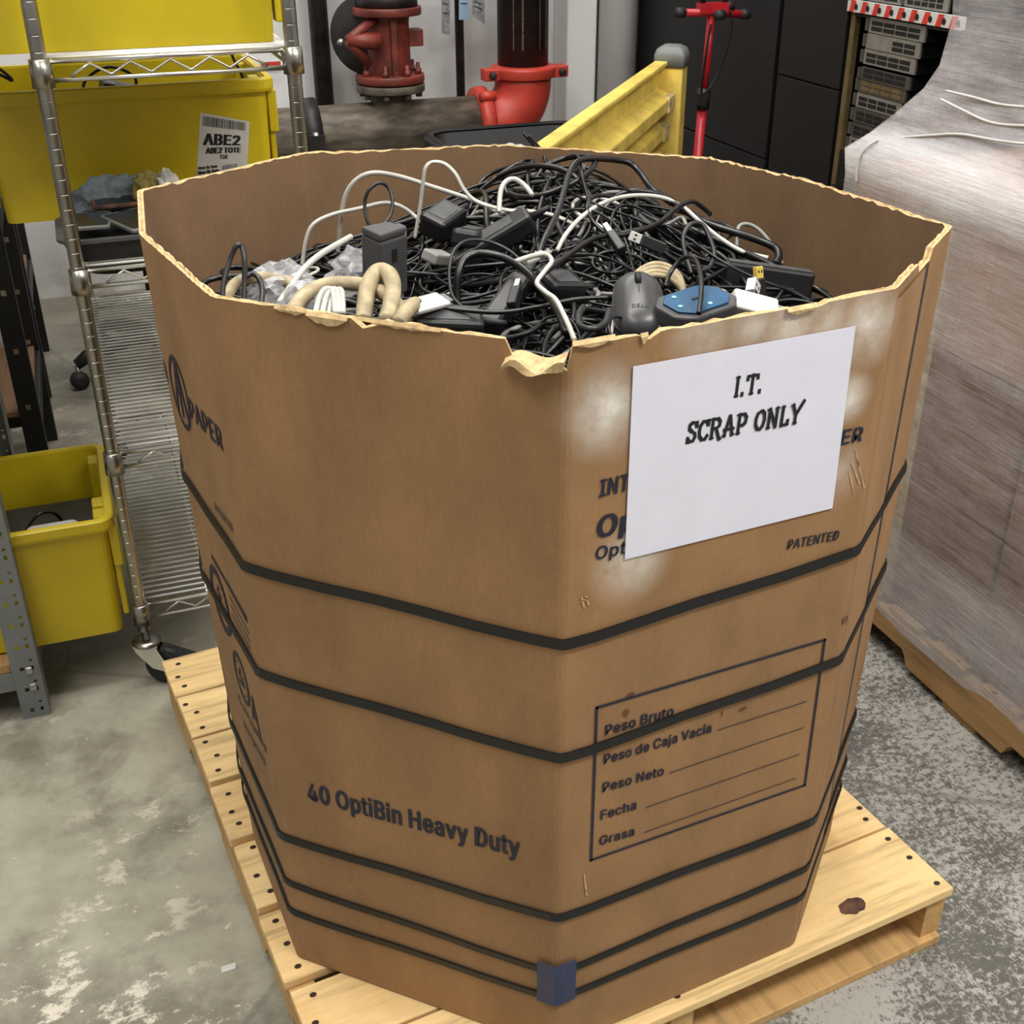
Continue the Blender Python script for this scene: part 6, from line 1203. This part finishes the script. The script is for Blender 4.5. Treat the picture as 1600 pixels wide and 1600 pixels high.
hero('dark round loop of cable near the back rim', [(905, 300, .68), (880, 282, .70), (850, 276, .71), (815, 278, .71), (790, 290, .70), (800, 308, .68), (840, 312, .66)], .0038, 'cable_black')
hero('short white bend near the top of the heap', [(780, 332, .58), (782, 300, .60), (790, 284, .61), (804, 280, .61), (820, 290, .60), (832, 305, .58)], .0036, 'cable_white')
hero('black cable lying along the front rim left of the mouse', [(640, 470, .36), (700, 482, .33), (780, 488, .29), (840, 480, .27), (900, 468, .26), (950, 465, .25)], .0030, 'cable_black')
hero('black cable draped over the blue device', [(1092, 490, .17), (1096, 455, .20), (1094, 425, .24), (1085, 404, .28), (1066, 404, .30), (1048, 425, .30), (1040, 448, .28)], .0030, 'cable_black')
hero('dark cable ring between the white lead and the mouse', [(912, 480, .22), (905, 490, .20), (906, 508, .17), (925, 514, .15), (945, 505, .16), (952, 485, .19)], .004, 'cable_charcoal')
hero('black cable down the right inner corner of the bin', [(1230, 418, .36), (1252, 436, .34), (1278, 452, .31), (1300, 468, .29)], .0038, 'cable_black')
hero('pale cable looped at the top right of the heap', [(985, 338, .55), (1010, 352, .53), (1040, 352, .52), (1064, 340, .52), (1072, 352, .50)], .0030, 'cable_grey')
# bundle of beige network cable
for k, lb in enumerate(('upper turn of the beige cable bundle behind the mouse', 'middle turn of the beige cable bundle behind the mouse', 'lower turn of the beige cable bundle behind the mouse', 'lowest turn of the beige cable bundle behind the mouse')):
    y0 = .345-.012*k; hero(lb, [(984, 440+k*3, y0), (1000, 422+k*5, y0), (1022, 412+k*6, y0), (1045, 417+k*6, y0), (1062, 432+k*6, y0-.01), (1068, 452+k*4, y0-.02)], .0036, 'cable_beige')
for k, lb in enumerate(('left strand of the white cord bundle at the front left rim', 'middle strand of the white cord bundle at the front left rim', 'right strand of the white cord bundle at the front left rim')):
    hero(lb, [(492+k*11, 492, .30), (499+k*10, 465+k, .32), (508+k*9, 452+k, .33), (520+k*7, 456, .325), (524+k*6, 490, .29)], .0034, 'cable_white')

# devices lying in the heap
def at_face(px, py, y): return aty(px, py, y)
def to_cam(p): d = (CAM-p).normalized(); return d
# computer mouse
mp = aty(997, 478, .265)
nn_ = (to_cam(mp)*.42+Vector((.02, -.02, .62))).normalized(); sd_ = (RGT-nn_*RGT.dot(nn_)).normalized(); fw_ = nn_.cross(sd_)
mo = thing('computer_mouse', 'dark grey computer mouse lying at the front of the heap', 'mouse', mp); mo.rotation_euler = frame((0, 0, 0), sd_, fw_, nn_).to_3x3().to_euler()
mw, ml, mh = .0320, .053, .022
def mouse_pt(u_, w_):  # u_ -1..1 across, w_ -1..1 along (front is +)
    r_ = 1-.0*abs(w_); wid = mw*(1-.10*w_-.06*w_*w_); x = u_*wid*math.sqrt(max(0, 1-abs(w_)**4.2)); z = mh*(1-abs(u_)**2.6*.75)*(1-.16*(w_+.25)**2)*math.sqrt(max(0, 1-abs(w_)**5)); return Vector((x, w_*ml, z))
mb = MB(); nu, nw = 20, 26; v = []; f = []
for j in range(nw+1):
    w_ = math.sin(math.pi*(j/nw-.5))
    for i in range(nu+1): u_ = math.sin(math.pi*(i/nu-.5)); v.append(mouse_pt(u_, w_))
for j in range(nw):
    for i in range(nu): f.append((j*(nu+1)+i, j*(nu+1)+i+1, (j+1)*(nu+1)+i+1, (j+1)*(nu+1)+i))
b = len(v); per_ = [j*(nu+1) for j in range(nw+1)]+[j*(nu+1)+nu for j in range(nw, -1, -1)]
v += [Vector((v[q].x*.97, v[q].y*.98, -.004)) for q in per_]
for k in range(len(per_)): k2 = (k+1) % len(per_); f.append((per_[k], b+k, b+k2, per_[k2]))
f.append(tuple(range(b, b+len(per_))))
mb.add(v, f, 'mouse', True); mb.build('mouse_shell', mo)
mb = MB(); mb.lathe([(.006, -.004), (.0095, -.003), (.0095, .003), (.006, .004)], 'black_soft', 20, frame((0, .027, mh*.80), Vector((0, 1, 0)), Vector((0, 0, 1)), Vector((1, 0, 0)))); mb.build('scroll_wheel', mo)
mb = MB(); pr_ = [mouse_pt(0, w_)+Vector((0, 0, .0003)) for w_ in [.05+.04*k for k in range(11)]]
for a, b in zip(pr_, pr_[1:]): mb.add([a+Vector((-.0006, 0, 0)), a+Vector((.0006, 0, 0)), b+Vector((.0006, 0, 0)), b+Vector((-.0006, 0, 0))], [(0, 1, 2, 3)], 'port')
mb.build('button_seam', mo)
mb = MB(); v_, f_ = text_mesh('DELL', .03); mb.add([mouse_pt((x-.5)*.62, -.42)+Vector((0, y*.0055, .0006)) for x, y in v_], f_, 'port'); mb.build('lettering', mo)
# blue-faced device
bp_ = aty(1088, 470, .215); nn_ = (to_cam(bp_)*.12+Vector((0, 0, .9))).normalized(); sx_ = (Vector((1, .12, .05))-nn_*Vector((1, .12, .05)).dot(nn_)).normalized()
bd = thing('blue_faced_device', 'dark device with a blue eight-sided face beside the mouse', 'device', bp_); bd.rotation_euler = frame((0, 0, 0), sx_, nn_.cross(sx_), nn_).to_3x3().to_euler()
def octo(w, h, c): return [(-w+c, -h), (w-c, -h), (w, -h+c), (w, h-c), (w-c, h), (-w+c, h), (-w, h-c), (-w, -h+c)]
mb = MB(); mb.prism(octo(.049, .036, .018), .022, 'dgrey', Matrix.Translation((0, 0, -.022))); mb.build('housing', bd, bevel=.003)
mb = MB(); mb.prism(octo(.040, .029, .015), .003, 'blue'); bf = mb.build('blue_face', bd, bevel=.001)
mb = MB()
for x, y in ((-.020, .018), (.022, .017), (-.030, -.006), (.004, -.020)): mb.lathe([(.003, .003), (.003, .0042)], 'mint', 10, Matrix.Translation((x, y, 0)))
mb.build('screw', bf); mb = MB(); mb.prism([(-.006, -.002), (.006, -.002), (.006, .002), (-.006, .002)], .0042, 'port'); mb.build('slot', bf)
wp = aty(1132, 478, .215); t = thing('white_plastic_case', 'white plastic case tucked behind the blue-faced device', 'case', wp); t.rotation_euler = (.7, .1, .3)
mb = MB(); loft(mb, [R3(.045, .05, .01, -.03), R3(.048, .053, .011, -.004), R3(.044, .049, .01, 0)], 'white', True, True, False); mb.build('case_shell', t); mb = MB(); loft(mb, [R3(.034, .036, .006, 0), R3(.033, .035, .006, .0015)], 'dgrey', False, True, False); mb.build('case_panel', t)
# grey upright bracket
gb = aty(612, 455, .40); t = thing('grey_bracket', 'dark grey plastic bracket standing upright at left of the heap', 'bracket', gb); t.rotation_euler = (.12, -.05, .35)
mb = MB(); mb.prism([(-.030, -.015), (.012, -.015), (.030, .006), (.030, .02), (-.030, .02)], .075, 'dgrey'); mb.prism([(-.030, -.015), (.012, -.015), (.006, .012), (-.030, .02)], .010, 'dgrey', Matrix.Translation((0, 0, .075))); mb.build('bracket_body', t, bevel=.003)
mb = MB(); mb.add([(-.012, -.0156, .045), (-.004, -.0156, .045), (-.004, -.0156, .062), (-.012, -.0156, .062)], [(0, 1, 2, 3)], 'port'); mb.build('keyhole', t)
# black box at the right
bb = aty(1195, 455, .36); t = thing('black_device_box', 'square black box leaning at the right of the heap', 'device', bb); t.rotation_euler = (-.15, .12, -.55)
mb = MB(); mb.box(-.062, .062, -.016, .016, -.04, .035, 'black'); mb.build('box_shell', t, bevel=.004); mb = MB(); mb.box(-.058, .058, -.012, .012, .035, .037, 'dgrey'); mb.build('box_lid', t, bevel=.001)
mb = MB(); mb.box(.062, .070, -.008, .008, -.005, .006, 'usb'); mb.build('socket', t)
def usb(label, px, py, y, rot, mat, sz_=(.016, .012, .045)):
    p = aty(px, py, y); t = thing('usb_plug', label, 'plug', p); t.rotation_euler = rot; a, b, c = sz_
    mb = MB(); mb.box(-a/2, a/2, -b/2, b/2, -c*.6, c*.2, 'black'); mb.build('grip', t, bevel=.002); mb = MB(); mb.box(-a*.4, a*.4, -b*.3, b*.3, c*.2, c*.55, mat); mb.build('shell', t, bevel=.0008)
    mb = MB()
    for x in (-a*.18, a*.18): mb.add([(x-.0012, -b*.3-.0003, c*.36), (x+.0012, -b*.3-.0003, c*.36), (x+.0012, -b*.3-.0003, c*.44), (x-.0012, -b*.3-.0003, c*.44)], [(0, 1, 2, 3)], 'port')
    mb.build('shell_windows', t); return t
usb('black plug with a yellow tip beside the black device box', 1186, 446, .30, (-.3, .1, .2), 'guard')
usb('white plug at the right front rim of the bin', 1172, 472, .24, (-.5, .9, .2), 'white', (.022, .02, .06))
usb('silver plug lying on top near the back of the heap', 908, 274, .70, (-.3, .2, .1), 'usb')
usb('silver plug lying left of the white lead', 806, 460, .32, (-.6, 1.2, .3), 'usb')
usb('silver plug at the middle of the heap', 958, 372, .42, (-.6, 1.0, .9), 'usb')
usb('pale plug right of the middle of the heap', 1010, 378, .41, (-.5, -1.1, .2), 'white')
# power bricks
for k, (px, py, y, rt, dm, lb) in enumerate((
    (690, 340, .66, (.3, -.2, .5), (.06, .045, .035), 'black power brick below the folded white cable'),
    (735, 362, .60, (.1, .2, .9), (.085, .04, .025), 'black power brick at the middle left of the heap'),
    (775, 368, .57, (.2, -.5, -.3), (.13, .04, .03), 'long black power brick in the middle of the heap'),
    (868, 440, .37, (.3, .2, .2), (.06, .045, .03), 'rounded black power brick above the thin white lead'),
    (790, 462, .37, (.2, -.4, .6), (.10, .03, .025), 'slim black power brick below the thick cord arch'),
    (694, 488, .33, (.25, .1, -.3), (.09, .045, .022), 'black power brick against the front left rim'),
    (1010, 345, .53, (.4, .4, .4), (.06, .04, .025), 'black power brick under the long pale cable'))):
    adapter('power_brick', lb, aty(px, py, y)-Vector((0, 0, .02)), rt, dm)
for k, (px, py, y, rt, dm, lb, mt) in enumerate((
    (668, 474, .33, (.35, .1, .5), (.06, .026, .006), 'white plastic strip behind the front left rim', 'white'),
    (684, 402, .47, (.3, .3, .7), (.05, .024, .015), 'grey connector box behind the grey bracket', 'cable_grey'),
    (835, 403, .345, (.4, -.1, .3), (.034, .011, .007), 'pale connector block at the start of the thin white lead', 'cable_white'),
    (1178, 480, .20, (.6, .3, -.3), (.06, .03, .02), 'white charger at the right front rim of the bin', 'white'))):
    t = thing('connector_block', lb, 'connector', aty(px, py, y)); t.rotation_euler = rt; a, b, c = dm
    mb = MB(); mb.box(-a/2, a/2, -b/2, b/2, -c/2, c/2, mt); mb.build('shell', t, bevel=min(.003, c*.3)); mb = MB(); mb.box(a/2, a/2+.010, -b*.3, b*.3, -c*.25, c*.25, 'usb'); mb.build('contacts', t)
# crumpled clear bags
def bag(label, px, py, y, s, seed):
    bm = bmesh.new(); bmesh.ops.create_icosphere(bm, subdivisions=3, radius=1)
    for v in bm.verts:
        n1 = mnoise.noise(v.co*2.2+Vector((seed, 0, 0)))*.45+abs(mnoise.noise(v.co*5+Vector((0, seed, 0))))*.4; c = v.co*(1+n1); v.co = Vector((c.x*s, c.y*s*.7, c.z*s*.75))
    me = bpy.data.meshes.new('plastic_bag'); bm.to_mesh(me); bm.free(); me.materials.append(MT['bag']); o = bpy.data.objects.new('plastic_bag', me); COL.objects.link(o); o.location = aty(px, py, y); tag(o, label, 'bag')
bag('clear crumpled plastic bag at the left of the heap', 438, 448, .44, .035, 5)
bag('clear plastic wrapper behind the beige hose arch', 560, 425, .44, .034, 9)
bag('clear plastic wrapper beside the white cord bundle', 480, 470, .37, .028, 13)
